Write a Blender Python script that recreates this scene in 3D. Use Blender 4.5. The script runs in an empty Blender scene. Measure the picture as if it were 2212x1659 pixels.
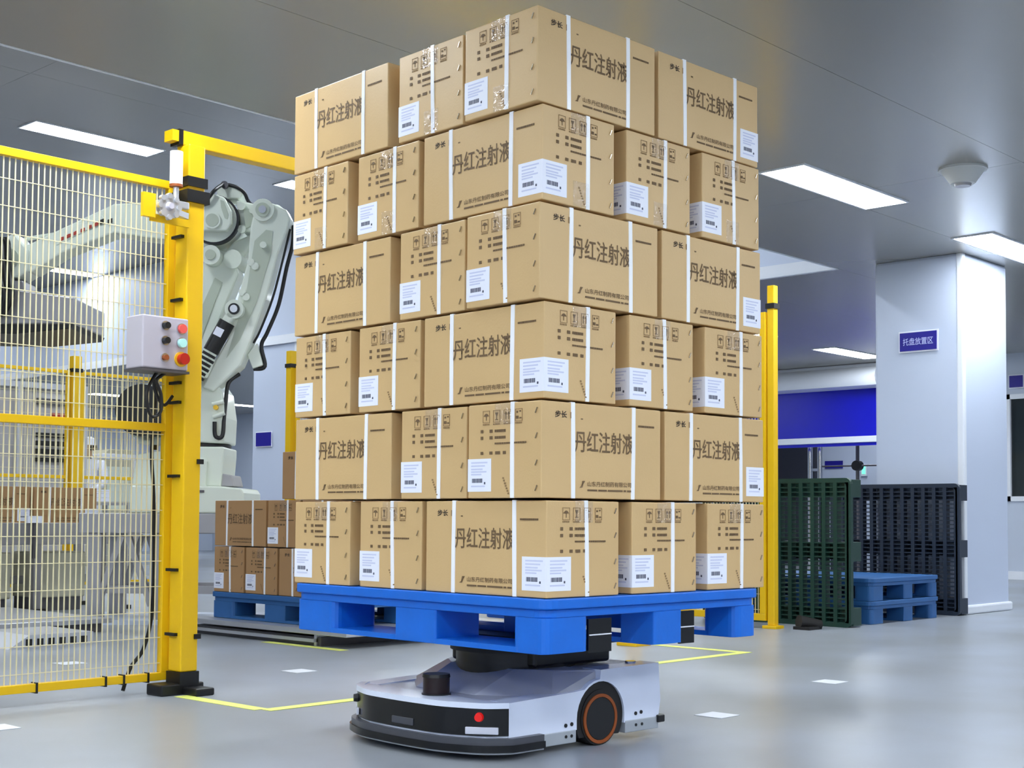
import bpy, bmesh, math, random
from mathutils import Matrix, Vector
random.seed(7)
SC = bpy.context.scene
COL = SC.collection

# ------------------------------------------------------------------ camera
# world axes are the room's: +x runs along the safety fence, +y into the robot cell
YAW, PITCH, ROLL, FPX, CYPX = math.radians(43.16), math.radians(2.505), 0.0063, 2951.0, 989.0
CAM_H = 0.72
_f = Vector((math.cos(YAW), math.sin(YAW), 0))
_r = Vector((math.sin(YAW), -math.cos(YAW), 0))
_fw = _f * math.cos(PITCH) + Vector((0, 0, 1)) * math.sin(PITCH)
_up = Vector((0, 0, 1)) * math.cos(PITCH) - _f * math.sin(PITCH)
_rr = _r * math.cos(ROLL) + _up * math.sin(ROLL)
_uu = _up * math.cos(ROLL) - _r * math.sin(ROLL)
cam = bpy.data.cameras.new('camera')
cam.sensor_width = 36
cam.lens = 36 * FPX / 2212
cam.shift_y = (CYPX - 829.5) / 2212
cam.clip_end = 200
camo = bpy.data.objects.new('camera', cam)
COL.objects.link(camo)
camo.matrix_world = Matrix(((_rr.x, _uu.x, -_fw.x, 0), (_rr.y, _uu.y, -_fw.y, 0), (_rr.z, _uu.z, -_fw.z, CAM_H), (0, 0, 0, 1)))
SC.camera = camo

# ------------------------------------------------------------------ world, exposure
w = bpy.data.worlds.new('world'); SC.world = w; w.use_nodes = True
w.node_tree.nodes['Background'].inputs[0].default_value = (0.75, 0.8, 0.9, 1)
w.node_tree.nodes['Background'].inputs[1].default_value = 0.05
SC.view_settings.view_transform = 'Standard'
SC.view_settings.look = 'None'
SC.view_settings.exposure = 0.2
SC.view_settings.gamma = 1.0
SC.view_settings.use_curve_mapping = False
LAMP_STRENGTH = 33.0
LAMP_COLOR = (0.86, 0.93, 1.0)

# ------------------------------------------------------------------ materials
def lin(c):
    def f(v):
        v /= 255.0
        return v / 12.92 if v <= 0.04045 else ((v + 0.055) / 1.055) ** 2.4
    return (f(c[0]), f(c[1]), f(c[2]), 1)
MATS = {}
def mat(name, rgb, rough=0.5, metal=0.0, var=0.06, scale=6.0, bump=0.0, bscale=80.0, spec=0.5, emit=0.0, coat=0.0):
    m = bpy.data.materials.new(name); m.use_nodes = True
    nt = m.node_tree; b = nt.nodes['Principled BSDF']
    b.inputs['Roughness'].default_value = rough
    b.inputs['Metallic'].default_value = metal
    b.inputs['Specular IOR Level'].default_value = spec
    if coat: b.inputs['Coat Weight'].default_value = coat; b.inputs['Coat Roughness'].default_value = 0.08
    tc = nt.nodes.new('ShaderNodeTexCoord')
    nz = nt.nodes.new('ShaderNodeTexNoise'); nz.inputs['Scale'].default_value = scale; nz.inputs['Detail'].default_value = 4
    nt.links.new(tc.outputs['Object'], nz.inputs['Vector'])
    mx = nt.nodes.new('ShaderNodeMix'); mx.data_type = 'RGBA'
    c = lin(rgb)
    mx.inputs[6].default_value = tuple(v * (1 - var) for v in c[:3]) + (1,)
    mx.inputs[7].default_value = tuple(min(1, v * (1 + var)) for v in c[:3]) + (1,)
    nt.links.new(nz.outputs['Fac'], mx.inputs[0])
    nt.links.new(mx.outputs[2], b.inputs['Base Color'])
    if bump:
        n2 = nt.nodes.new('ShaderNodeTexNoise'); n2.inputs['Scale'].default_value = bscale
        nt.links.new(tc.outputs['Object'], n2.inputs['Vector'])
        bp = nt.nodes.new('ShaderNodeBump'); bp.inputs['Strength'].default_value = bump; bp.inputs['Distance'].default_value = 0.01
        nt.links.new(n2.outputs['Fac'], bp.inputs['Height']); nt.links.new(bp.outputs['Normal'], b.inputs['Normal'])
    if emit:
        b.inputs['Emission Color'].default_value = c; b.inputs['Emission Strength'].default_value = emit
    MATS[name] = m
    return m
def emitter(name, rgb, strength):
    m = bpy.data.materials.new(name); m.use_nodes = True
    nt = m.node_tree; nt.nodes.clear()
    e = nt.nodes.new('ShaderNodeEmission'); e.inputs[0].default_value = rgb + (1,); e.inputs[1].default_value = strength
    o = nt.nodes.new('ShaderNodeOutputMaterial'); nt.links.new(e.outputs[0], o.inputs[0])
    MATS[name] = m
    return m

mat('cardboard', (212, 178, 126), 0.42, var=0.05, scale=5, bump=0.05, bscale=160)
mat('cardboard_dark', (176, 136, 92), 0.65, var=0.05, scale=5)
mat('print', (110, 86, 58), 0.7, var=0.02)
mat('print_black', (42, 32, 26), 0.7, var=0.02)
mat('print_light', (150, 120, 82), 0.7, var=0.02)
mat('strap', (250, 251, 255), 0.25, var=0.01)
mat('paper', (240, 243, 255), 0.5, var=0.01)
mat('paper_print', (206, 211, 236), 0.6, var=0.01)
mat('paper_black', (70, 74, 96), 0.6, var=0.01)
mat('staple', (200, 190, 175), 0.25, metal=1.0, var=0.02)
mat('pallet_blue', (13, 107, 214), 0.42, var=0.14, scale=9, bump=0.06, bscale=60)
mat('pallet_blue_old', (44, 98, 158), 0.5, var=0.12, scale=9)
mat('pallet_green', (20, 56, 47), 0.45, var=0.1)
mat('pallet_black', (34, 45, 62), 0.45, var=0.1)
mat('yellow', (236, 190, 14), 0.35, var=0.04, scale=4)
mat('yellow_wire', (230, 220, 178), 0.4, var=0.03)
mat('black_plastic', (16, 16, 18), 0.4, var=0.05)
mat('black_gloss', (9, 10, 14), 0.18, var=0.03)
mat('rubber', (22, 20, 20), 0.6, var=0.06)
mat('orange_ring', (150, 74, 22), 0.5, var=0.05)
mat('agv_white', (226, 234, 252), 0.25, var=0.015, coat=0.4)
mat('agv_grey', (176, 178, 188), 0.32, var=0.03, coat=0.2)
mat('agv_skirt', (178, 184, 190), 0.4, metal=0.3, var=0.03)
mat('bumper_grey', (70, 72, 80), 0.35, var=0.05)
mat('dark_red', (26, 3, 3), 0.3, var=0.05)
mat('red_lamp', (205, 20, 16), 0.3, emit=0.35)
mat('lamp_lens', (206, 208, 222), 0.3, var=0.02)
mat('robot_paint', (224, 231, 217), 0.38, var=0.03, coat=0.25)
mat('robot_shade', (186, 195, 177), 0.45, var=0.04)  # darker copy of the robot paint; recess plates carry their shade in it
mat('steel', (168, 166, 168), 0.38, metal=0.6, var=0.05, scale=10)
mat('steel_dark', (96, 94, 98), 0.45, metal=0.4, var=0.06)
mat('aluminium', (206, 208, 214), 0.3, metal=0.6, var=0.03)
mat('chrome', (210, 210, 214), 0.12, metal=1.0, var=0.01)
mat('wall_white', (202, 212, 232), 0.42, var=0.012, scale=1.5)
mat('wall_panel', (198, 207, 223), 0.4, var=0.015, scale=1.5)
mat('trim_white', (236, 240, 248), 0.3, var=0.01)
mat('glass_dark', (46, 54, 58), 0.06, var=0.05)
mat('acrylic', (176, 174, 176), 0.06, var=0.04)
mat('sign_blue', (28, 22, 142), 0.4, var=0.03)
mat('sign_white', (190, 196, 250), 0.5, var=0.01)
mat('door_blue', (16, 22, 190), 0.3, var=0.05)
mat('dark_void', (54, 56, 66), 0.6, var=0.05)
mat('box_grey', (190, 186, 198), 0.42, var=0.02)
mat('button_black', (22, 26, 30), 0.3)
mat('button_red', (226, 90, 84), 0.3, emit=0.15)
mat('button_green', (170, 226, 222), 0.3, emit=0.2)
mat('mushroom_red', (190, 28, 12), 0.35)
mat('mushroom_yellow', (238, 190, 40), 0.4)
mat('tower_white', (246, 246, 252), 0.25, emit=0.25)
mat('tape_floor', (226, 232, 120), 0.5, var=0.05, scale=30)
mat('sticker', (232, 236, 244), 0.4, var=0.02)
mat('red_text', (176, 60, 44), 0.5)
mat('beige', (196, 192, 170), 0.5, var=0.03)
mat('skin', (176, 132, 100), 0.55, var=0.04)
mat('hair', (34, 24, 20), 0.6)
mat('coverall', (232, 234, 244), 0.7, var=0.02)
mat('detector', (206, 208, 206), 0.45, var=0.02)
mat('green_lamp', (120, 236, 200), 0.3, emit=0.8)
emitter('lamp_glow', LAMP_COLOR, LAMP_STRENGTH)

# floor: grey epoxy with faint cloudy wear
def floor_material():
    m = bpy.data.materials.new('epoxy_floor'); m.use_nodes = True
    nt = m.node_tree; b = nt.nodes['Principled BSDF']
    tc = nt.nodes.new('ShaderNodeTexCoord')
    n1 = nt.nodes.new('ShaderNodeTexNoise'); n1.inputs['Scale'].default_value = 0.9; n1.inputs['Detail'].default_value = 6
    n2 = nt.nodes.new('ShaderNodeTexNoise'); n2.inputs['Scale'].default_value = 3.5; n2.inputs['Detail'].default_value = 5
    for n in (n1, n2): nt.links.new(tc.outputs['Object'], n.inputs['Vector'])
    r1 = nt.nodes.new('ShaderNodeValToRGB')
    r1.color_ramp.elements[0].position = 0.35; r1.color_ramp.elements[0].color = lin((144, 148, 152))
    r1.color_ramp.elements[1].position = 0.68; r1.color_ramp.elements[1].color = lin((162, 169, 181))
    nt.links.new(n1.outputs['Fac'], r1.inputs[0])
    mx = nt.nodes.new('ShaderNodeMix'); mx.data_type = 'RGBA'; mx.blend_type = 'MULTIPLY'; mx.inputs[0].default_value = 0.10
    r2 = nt.nodes.new('ShaderNodeValToRGB')
    r2.color_ramp.elements[0].position = 0.3; r2.color_ramp.elements[0].color = (0.72, 0.71, 0.68, 1)
    r2.color_ramp.elements[1].position = 0.65; r2.color_ramp.elements[1].color = (1, 1, 1, 1)
    nt.links.new(n2.outputs['Fac'], r2.inputs[0])
    nt.links.new(r1.outputs[0], mx.inputs[6]); nt.links.new(r2.outputs[0], mx.inputs[7])
    nt.links.new(mx.outputs[2], b.inputs['Base Color'])
    mr = nt.nodes.new('ShaderNodeMapRange'); mr.inputs[3].default_value = 0.27; mr.inputs[4].default_value = 0.33
    nt.links.new(n2.outputs['Fac'], mr.inputs[0]); nt.links.new(mr.outputs[0], b.inputs['Roughness'])
    MATS['epoxy_floor'] = m
floor_material()
# ceiling: coated sheet metal, semi gloss
mat('ceiling_sheet', (171, 169, 163), 0.27, metal=0.5, var=0.015, scale=0.4)
# clear packing tape
def tape_material():
    m = bpy.data.materials.new('clear_tape'); m.use_nodes = True
    nt = m.node_tree; nt.nodes.clear()
    tr = nt.nodes.new('ShaderNodeBsdfTransparent')
    gl = nt.nodes.new('ShaderNodeBsdfGlossy'); gl.inputs['Roughness'].default_value = 0.12
    df = nt.nodes.new('ShaderNodeBsdfDiffuse'); df.inputs[0].default_value = (0.8, 0.74, 0.7, 1)
    tc = nt.nodes.new('ShaderNodeTexCoord')
    nz = nt.nodes.new('ShaderNodeTexNoise'); nz.inputs['Scale'].default_value = 45
    nt.links.new(tc.outputs['Object'], nz.inputs['Vector'])
    bp = nt.nodes.new('ShaderNodeBump'); bp.inputs['Strength'].default_value = 0.9; bp.inputs['Distance'].default_value = 0.02
    nt.links.new(nz.outputs['Fac'], bp.inputs['Height']); nt.links.new(bp.outputs[0], gl.inputs['Normal'])
    a = nt.nodes.new('ShaderNodeMixShader'); a.inputs[0].default_value = 0.03
    b = nt.nodes.new('ShaderNodeMixShader'); b.inputs[0].default_value = 0.06
    o = nt.nodes.new('ShaderNodeOutputMaterial')
    nt.links.new(tr.outputs[0], a.inputs[1]); nt.links.new(df.outputs[0], a.inputs[2])
    nt.links.new(a.outputs[0], b.inputs[1]); nt.links.new(gl.outputs[0], b.inputs[2])
    nt.links.new(b.outputs[0], o.inputs[0])
    MATS['clear_tape'] = m
tape_material()

# ------------------------------------------------------------------ mesh helpers
class MB:
    def __init__(self): self.v = []; self.f = []
    def _add(self, vs, fs):
        n = len(self.v); self.v += [tuple(p) for p in vs]; self.f += [tuple(i + n for i in q) for q in fs]; return self
    def box(self, x0, x1, y0, y1, z0, z1):
        return self._add([(x0, y0, z0), (x1, y0, z0), (x1, y1, z0), (x0, y1, z0), (x0, y0, z1), (x1, y0, z1), (x1, y1, z1), (x0, y1, z1)],
                         [(0, 3, 2, 1), (4, 5, 6, 7), (0, 1, 5, 4), (1, 2, 6, 5), (2, 3, 7, 6), (3, 0, 4, 7)])
    def cbox(self, c, s): return self.box(c[0] - s[0] / 2, c[0] + s[0] / 2, c[1] - s[1] / 2, c[1] + s[1] / 2, c[2] - s[2] / 2, c[2] + s[2] / 2)
    def bar(self, p, q, w, t, up=(0, 0, 1)):
        p = Vector(p); q = Vector(q); d = (q - p).normalized(); u = Vector(up)
        if abs(d.dot(u)) > 0.95: u = Vector((1, 0, 0))
        s = d.cross(u).normalized() * (w / 2); h = s.cross(d).normalized() * (t / 2)
        return self._add([p - s - h, p + s - h, p + s + h, p - s + h, q - s - h, q + s - h, q + s + h, q - s + h],
                         [(0, 3, 2, 1), (4, 5, 6, 7), (0, 1, 5, 4), (1, 2, 6, 5), (2, 3, 7, 6), (3, 0, 4, 7)])
    def cyl(self, p, q, r0, r1=None, n=20):
        r1 = r0 if r1 is None else r1
        p = Vector(p); q = Vector(q); d = (q - p).normalized()
        a = d.orthogonal().normalized(); b = d.cross(a)
        vs = []
        for c, r in ((p, r0), (q, r1)):
            for i in range(n):
                t = 2 * math.pi * i / n; vs.append(c + (a * math.cos(t) + b * math.sin(t)) * r)
        fs = [(i, (i + 1) % n, n + (i + 1) % n, n + i) for i in range(n)] + [tuple(range(n - 1, -1, -1)), tuple(range(n, 2 * n))]
        return self._add(vs, fs)
    def ring(self, c, axis, r_out, r_in, h, n=32):
        d = Vector(axis).normalized(); a = d.orthogonal().normalized(); b = d.cross(a); c = Vector(c); vs = []
        for (r, z) in ((r_out, 0), (r_out, h), (r_in, h), (r_in, 0)):
            for i in range(n):
                t = 2 * math.pi * i / n; vs.append(c + d * z + (a * math.cos(t) + b * math.sin(t)) * r)
        fs = []
        for k in range(4):
            k2 = (k + 1) % 4
            fs += [(k * n + i, k * n + (i + 1) % n, k2 * n + (i + 1) % n, k2 * n + i) for i in range(n)]
        return self._add(vs, fs)
    def prism(self, poly, axis, a, b):
        def P(p, t):
            if axis == 'x': return (t, p[0], p[1])
            if axis == 'y': return (p[0], t, p[1])
            return (p[0], p[1], t)
        n = len(poly)
        return self._add([P(p, a) for p in poly] + [P(p, b) for p in poly],
                         [tuple(range(n - 1, -1, -1)), tuple(range(n, 2 * n))] + [(i, (i + 1) % n, n + (i + 1) % n, n + i) for i in range(n)])
    def tube(self, pts, r, n=8):
        pts = [Vector(p) for p in pts]; m = len(pts); vs = []; prev = None
        rr = r if isinstance(r, (list, tuple)) else [r] * m
        for i, p in enumerate(pts):
            d = (pts[min(i + 1, m - 1)] - pts[max(i - 1, 0)]).normalized()
            a = d.orthogonal().normalized() if prev is None else (prev - d * prev.dot(d)).normalized()
            prev = a; b = d.cross(a)
            for k in range(n):
                t = 2 * math.pi * k / n; vs.append(p + (a * math.cos(t) + b * math.sin(t)) * rr[i])
        fs = [(i * n + k, i * n + (k + 1) % n, (i + 1) * n + (k + 1) % n, (i + 1) * n + k) for i in range(m - 1) for k in range(n)]
        fs += [tuple(range(n - 1, -1, -1)), tuple(range((m - 1) * n, m * n))]
        return self._add(vs, fs)
    def quad(self, a, b, c, d): return self._add([a, b, c, d], [(0, 1, 2, 3)])
    def mesh(self, name, material, smooth=0):
        me = bpy.data.meshes.new(name); me.from_pydata(self.v, [], self.f)
        bm = bmesh.new(); bm.from_mesh(me); bmesh.ops.recalc_face_normals(bm, faces=bm.faces); bm.to_mesh(me); bm.free()
        if smooth:
            me.polygons.foreach_set('use_smooth', [True] * len(me.polygons)); me.set_sharp_from_angle(angle=math.radians(smooth))
        me.materials.append(MATS[material]); me.update()
        return me
    def build(self, name, material, parent=None, smooth=0, bevel=0, loc=(0, 0, 0), rot=(0, 0, 0)):
        return put(name, self.mesh(name, material, smooth), parent, loc, rot, bevel)
STUFF = {'icon_frames', 'short_face_print', 'small_print', 'label_text', 'barcode', 'stamped_date', 'white_edge'}
def put(name, me, parent=None, loc=(0, 0, 0), rot=(0, 0, 0), bevel=0):
    o = bpy.data.objects.new(name, me); COL.objects.link(o)
    if name in STUFF: o['kind'] = 'stuff'
    o.parent = parent; o.location = loc; o.rotation_euler = rot
    if bevel:
        md = o.modifiers.new('bevel', 'BEVEL'); md.width = bevel; md.segments = 2; md.limit_method = 'ANGLE'; md.angle_limit = math.radians(40)
    return o
def tag(o, label, cat, group=None):
    o['label'] = label; o['category'] = cat
    if group: o['group'] = group
    return o
def thing(name, label, cat, loc=(0, 0, 0), rz=0.0, group=None):
    o = bpy.data.objects.new(name, None); COL.objects.link(o); o.location = loc; o.rotation_euler = (0, 0, rz); o.empty_display_size = 0.1
    return tag(o, label, cat, group)
def struct(o): o['kind'] = 'structure'; return o
def rrect(x0, x1, y0, y1, r, n=4):
    pts = []
    for cx, cy, a0 in ((x1 - r, y0 + r, -90), (x1 - r, y1 - r, 0), (x0 + r, y1 - r, 90), (x0 + r, y0 + r, 180)):
        for i in range(n + 1):
            a = math.radians(a0 + 90 * i / n); pts.append((cx + r * math.cos(a), cy + r * math.sin(a)))
    return pts
def smooth_path(pts, n=6):
    P = [Vector(p) for p in pts]; out = []
    for i in range(len(P) - 1):
        p0 = P[max(i - 1, 0)]; p1 = P[i]; p2 = P[i + 1]; p3 = P[min(i + 2, len(P) - 1)]
        for k in range(n):
            t = k / n
            out.append(0.5 * ((2 * p1) + (p2 - p0) * t + (2 * p0 - 5 * p1 + 4 * p2 - p3) * t * t + (3 * p1 - p0 - 3 * p2 + p3) * t ** 3))
    out.append(P[-1]); return out
_txt = {}
def text_mesh(s, height, material, width=None, bold=0.0, align='LEFT'):
    """flat lettering as a mesh in the XY plane, lower left at the origin, 'height' tall"""
    key = (s, height, material, width, bold, align)
    if key in _txt: return _txt[key]
    cu = bpy.data.curves.new('lettering', 'FONT'); cu.body = s; cu.size = 1.0; cu.resolution_u = 3; cu.offset = bold; cu.fill_mode = 'FRONT'
    o = bpy.data.objects.new('lettering', cu); COL.objects.link(o)
    dg = bpy.context.evaluated_depsgraph_get()
    me = bpy.data.meshes.new_from_object(o.evaluated_get(dg))
    bpy.data.objects.remove(o); bpy.data.curves.remove(cu)
    xs = [v.co.x for v in me.vertices]; ys = [v.co.y for v in me.vertices]
    sx = sy = height / (max(ys) - min(ys))
    if width: sx = width / (max(xs) - min(xs))
    x0 = min(xs); y0 = min(ys); wd = (max(xs) - x0) * sx
    off = 0 if align == 'LEFT' else -wd / 2
    for v in me.vertices: v.co = ((v.co.x - x0) * sx + off, (v.co.y - y0) * sy, 0)
    me.materials.clear(); me.materials.append(MATS[material]); me.name = 'lettering'
    _txt[key] = me
    return me

# ------------------------------------------------------------------ the room
ZC, ZR = 2.79, 4.10          # low ceiling, raised ceiling over the robot cell
X0, X1, Y0, Y1 = -6.0, 16.5, -8.0, 24.0
REC_Y, REC_X = 5.71, 10.0    # edges of the raised part
struct(MB().box(X0, X1 + 6, Y0, Y1, -0.1, 0).build('floor', 'epoxy_floor'))

def panelled_ceiling(name, x0, x1, y0, y1, z, px, py, ax, ay):
    c = struct(MB().box(x0, x1, y0, y1, z + 0.012, z + 0.1).build(name, 'ceiling_sheet'))
    cache = {}
    def cuts(a, b, step, anchor):
        k = math.ceil((a - anchor) / step - 1e-6); out = [a]
        while anchor + k * step < b - 1e-6:
            if anchor + k * step > a + 1e-6: out.append(anchor + k * step)
            k += 1
        return out + [b]
    xs = cuts(x0, x1, px, ax); ys = cuts(y0, y1, py, ay)
    for i in range(len(xs) - 1):
        for j in range(len(ys) - 1):
            w_, d_ = xs[i + 1] - xs[i] - 0.0025, ys[j + 1] - ys[j] - 0.0025
            key = (round(w_, 3), round(d_, 3))
            if key not in cache: cache[key] = MB().box(-w_ / 2, w_ / 2, -d_ / 2, d_ / 2, 0, 0.012).mesh('panel', 'ceiling_sheet')
            put('panel', cache[key], c, ((xs[i] + xs[i + 1]) / 2, (ys[j] + ys[j + 1]) / 2, z))
    return c
panelled_ceiling('ceiling', X0, X1, Y0, REC_Y, ZC, 7.65, 1.255, 7.7, REC_Y)
panelled_ceiling('ceiling', REC_X, X1, REC_Y, Y1, ZC, 3.25, 1.255, REC_X, REC_Y)
panelled_ceiling('ceiling', X0, REC_X, REC_Y, Y1, ZR, 5.1, 1.255, 5.0, REC_Y + 0.3)
# walls of the raised ceiling part
struct(MB().box(REC_X, REC_X + 0.08, REC_Y, Y1, ZC + 0.1, ZR + 0.1).build('wall_upper_right', 'wall_white'))
struct(MB().box(REC_X - 0.012, REC_X + 0.03, REC_Y, Y1, ZC - 0.004, ZC + 0.1).build('trim_1', 'trim_white'))
struct(MB().box(X0, REC_X, REC_Y - 0.08, REC_Y, ZC + 0.1, ZR + 0.1).build('wall_upper_front', 'wall_white'))
struct(MB().box(X0, REC_X, REC_Y - 0.008, REC_Y + 0.012, ZC - 0.003, ZC + 0.1).build('trim_2', 'trim_white'))
# outer walls
struct(MB().box(X0 - 0.1, X0, Y0, Y1, 0, ZR + 0.1).build('wall_left', 'wall_panel'))
struct(MB().box(X0, X1, Y0 - 0.1, Y0, 0, ZC + 0.1).build('wall_behind', 'wall_panel'))
struct(MB().box(X0, X1 + 6, Y1, Y1 + 0.1, 0, ZR + 0.1).build('wall_back', 'wall_panel'))
# far right wall with door opening (y 8.75 .. 11.6) and a window band near the pillar
wf = struct(MB().box(X1, X1 + 0.15, 8.6, 8.75, 0, ZC + 0.1).box(X1, X1 + 0.15, 8.75, 11.6, 2.78, ZC + 0.1).box(X1, X1 + 0.15, 11.6, Y1, 0, ZC + 0.1)
            .box(X1, X1 + 0.15, Y0, 8.6, 0, 1.0).box(X1, X1 + 0.15, Y0, 8.6, 2.24, ZC + 0.1).box(X1, X1 + 0.15, 7.09, 8.6, 1.0, 2.24)
            .build('wall_right', 'wall_panel'))
struct(MB().box(X1 - 0.02, X1, Y0, 8.75, 0, 0.1).build('baseboard_right', 'trim_white'))
win = struct(MB().box(X1 - 0.02, X1 + 0.02, 7.03, 7.09, 0.96, 2.28).box(X1 - 0.02, X1 + 0.02, 3.9, 7.09, 0.96, 1.02).box(X1 - 0.02, X1 + 0.02, 3.9, 7.09, 2.22, 2.28).box(X1 - 0.02, X1 + 0.02, 3.9, 3.96, 0.96, 2.28).build('window_1', 'trim_white'))
MB().box(X1 + 0.02, X1 + 0.05, Y0, 7.09, 1.0, 2.24).build('pane', 'glass_dark', win)
# room beyond the shutter
struct(MB().box(X1 + 3.0, X1 + 3.1, 7.5, 13, 0, ZC + 0.1).build('wall_corridor_end', 'wall_panel'))
struct(MB().box(X1 + 0.15, X1 + 3.1, 7.4, 7.5, 0, ZC + 0.1).build('wall_corridor_near', 'wall_panel'))
struct(MB().box(X1 + 0.15, X1 + 3.1, 13, 13.1, 0, ZC + 0.1).build('wall_corridor_far', 'wall_panel'))
struct(MB().box(X1, X1 + 3.1, 7.4, 13.1, ZC + 0.1, ZC + 0.2).build('ceiling_corridor', 'ceiling_sheet'))
dk = struct(MB().box(X1 + 2.9, X1 + 2.98, 11.5, 12.95, 0, 2.4).build('door_2', 'dark_void'))
MB().box(X1 + 2.86, X1 + 2.9, 11.56, 11.6, 0.9, 1.2).build('handle', 'chrome', dk)

# roller shutter
sh = thing('roller_shutter', 'dark blue roller shutter half lowered with a white bottom bar in the far wall', 'shutter', (X1, 10.2, 0))
MB().box(0.03, 0.06, -1.42, 1.4, 1.84, 2.55).build('curtain', 'door_blue', sh)
MB().box(-0.01, 0.09, -1.42, 1.4, 1.755, 1.84).build('bottom_bar', 'trim_white', sh, bevel=0.01)
MB().box(0.02, 0.07, -1.42, 1.4, 1.715, 1.755).build('rubber_seal', 'door_blue', sh)
hp = [(-0.30, 2.50), (-0.02, 2.47), (-0.01, 2.785), (-0.22, 2.785)] 
hp = [(-0.02, 2.47), (-0.02, 2.785), (-0.20, 2.785)] + [(-0.10 - 0.22 * math.cos(a), 2.60 + 0.17 * math.sin(a)) for a in [math.radians(x) for x in (60, 40, 20, 0, -20, -40)]] 
MB().prism(hp, 'y', -1.5, 1.5).build('drum_housing', 'trim_white', sh, smooth=35)
MB().box(-0.06, 0.1, -1.6, -1.45, 0, 2.5).build('guide_rail', 'trim_white', sh)
MB().box(-0.06, 0.1, 1.4, 1.52, 0, 2.5).build('guide_rail', 'trim_white', sh)
# things glimpsed below the shutter
cp = thing('crowd_barrier', 'chrome twin post barrier standing behind the half open blue shutter', 'barrier', (X1 + 0.5, 10.05, 0))
MB().cyl((0, 0.1, 0), (0, 0.1, 2.1), 0.035).build('post', 'chrome', cp, smooth=40)
MB().cyl((0, -0.06, 0), (0, -0.06, 2.1), 0.035).build('post', 'chrome', cp, smooth=40)
MB().box(-0.02, 0.02, -0.06, 0.1, 1.4, 1.44).build('link', 'chrome', cp)
pw = thing('pipe_valve', 'dark pipe cross with a round valve behind the blue shutter', 'pipe', (X1 + 0.6, 9.46, 0))
MB().cyl((0, 0, 0), (0, 0, 2.4), 0.025).build('pipe', 'steel_dark', pw, smooth=40)
MB().cyl((0, -0.7, 1.47), (0, 0.55, 1.47), 0.012).build('rod', 'steel_dark', pw, smooth=40)
MB().cyl((-0.05, 0, 1.47), (0.05, 0, 1.47), 0.07).build('valve', 'black_plastic', pw, smooth=40)
MB().box(-0.12, 0.12, -0.12, 0.12, 0, 0.02).build('foot', 'steel_dark', pw)
sg = thing('wall_sign', 'small violet sign on the white corridor wall seen under the shutter', 'sign', (X1 + 2.99, 10.95, 1.38))
sg.location = (X1 + 2.99, 11.2, 1.60)
MB().box(-0.01, 0.0, -0.16, 0.16, -0.06, 0.06).build('plate', 'sign_blue', sg)
ex = thing('exit_light', 'tiny green light on the corridor wall under the shutter', 'light', (X1 + 2.99, 10.66, 1.5))
MB().box(-0.03, 0.0, -0.05, 0.05, -0.09, 0.09).build('housing', 'trim_white', ex)
MB().box(-0.035, -0.03, -0.03, 0.03, -0.06, 0.06).build('lens', 'green_lamp', ex)

# pillars
def pillar(n, x0, x1, y0, y1, top):
    o = struct(MB().box(x0, x1, y0, y1, 0, top).build('wall_pillar_%s' % n, 'wall_white', bevel=0.025))
    struct(MB().box(x0 - 0.02, x1 + 0.02, y0 - 0.02, y1 + 0.02, 0, 0.07).build('baseboard_pillar_%s' % n, 'trim_white', bevel=0.015))
    struct(MB().box(x0 - 0.006, x0 + 0.05, y0 - 0.006, y0 + 0.05, 0.07, top).build('trim_pillar_%s' % n, 'trim_white', bevel=0.012))
pillar('near', 10.02, 10.84, 4.64, 5.385, ZC + 0.005)
pillar('far', 10.02, 10.8, 12.9, 13.77, ZC + 0.005)

def wall_sign(label, loc, wd, ht, txt, face):
    s = thing('wall_sign', label, 'sign', loc)
    rz = -math.pi / 2 if face == '-x' else 0
    s.rotation_euler = (0, 0, rz)
    MB().box(-wd / 2 - 0.012, wd / 2 + 0.012, -0.006, 0, -ht / 2 - 0.012, ht / 2 + 0.012).build('border', 'paper', s)
    MB().box(-wd / 2, wd / 2, -0.012, -0.004, -ht / 2, ht / 2).build('plate', 'sign_blue', s)
    if txt:
        put('lettering', text_mesh(txt, ht * 0.4, 'sign_white', wd * 0.82, 0.009, 'CENTER'), s, (0, -0.014, -ht * 0.2), (math.pi / 2, 0, 0))
    return s
wall_sign('blue sign with white characters on the near white pillar', (10.012, 5.0, 2.13), 0.31, 0.145, '托盘放置区', '-x')
wall_sign('small plain blue sign on the pillar behind the robot', (10.012, 13.515, 1.65), 0.3, 0.165, None, '-x')
wall_sign('blue sign above the dark window at the right edge', (X1 - 0.02, 6.945, 2.435), 0.17, 0.145, None, '-x')

# lamps
lamp_frame = MB().box(-0.645, 0.645, -0.16, -0.145, -0.009, 0).box(-0.645, 0.645, 0.145, 0.16, -0.009, 0).box(-0.645, -0.63, -0.145, 0.145, -0.009, 0).box(0.63, 0.645, -0.145, 0.145, -0.009, 0).mesh('frame', 'trim_white')
lamp_diff = MB().box(-0.63, 0.63, -0.145, 0.145, -0.008, 0).mesh('diffuser', 'lamp_glow')
def lamp(x, y, z, label=None):
    l = thing('ceiling_lamp', label or 'white rectangular ceiling lamp hidden from view or beyond the picture edge', 'lamp', (x, y, z), 0, 'ceiling lamps')
    put('frame', lamp_frame, l); put('diffuser', lamp_diff, l)
for x in (-2.66, -0.11, 2.44, 4.99): lamp(x, 4.30, ZC)
for x in (-2.66, -0.11): lamp(x, 2.2, ZC)  # extra lamps added to brighten the left face of the carton stack
for x in (-2.66, -0.11, 2.44): lamp(x, -2.0, ZC)  # unseen row added behind the camera for more light on the stack
lamp(7.53, 4.30, ZC, 'lit rectangular ceiling lamp on the low ceiling right of the carton stack')
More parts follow.
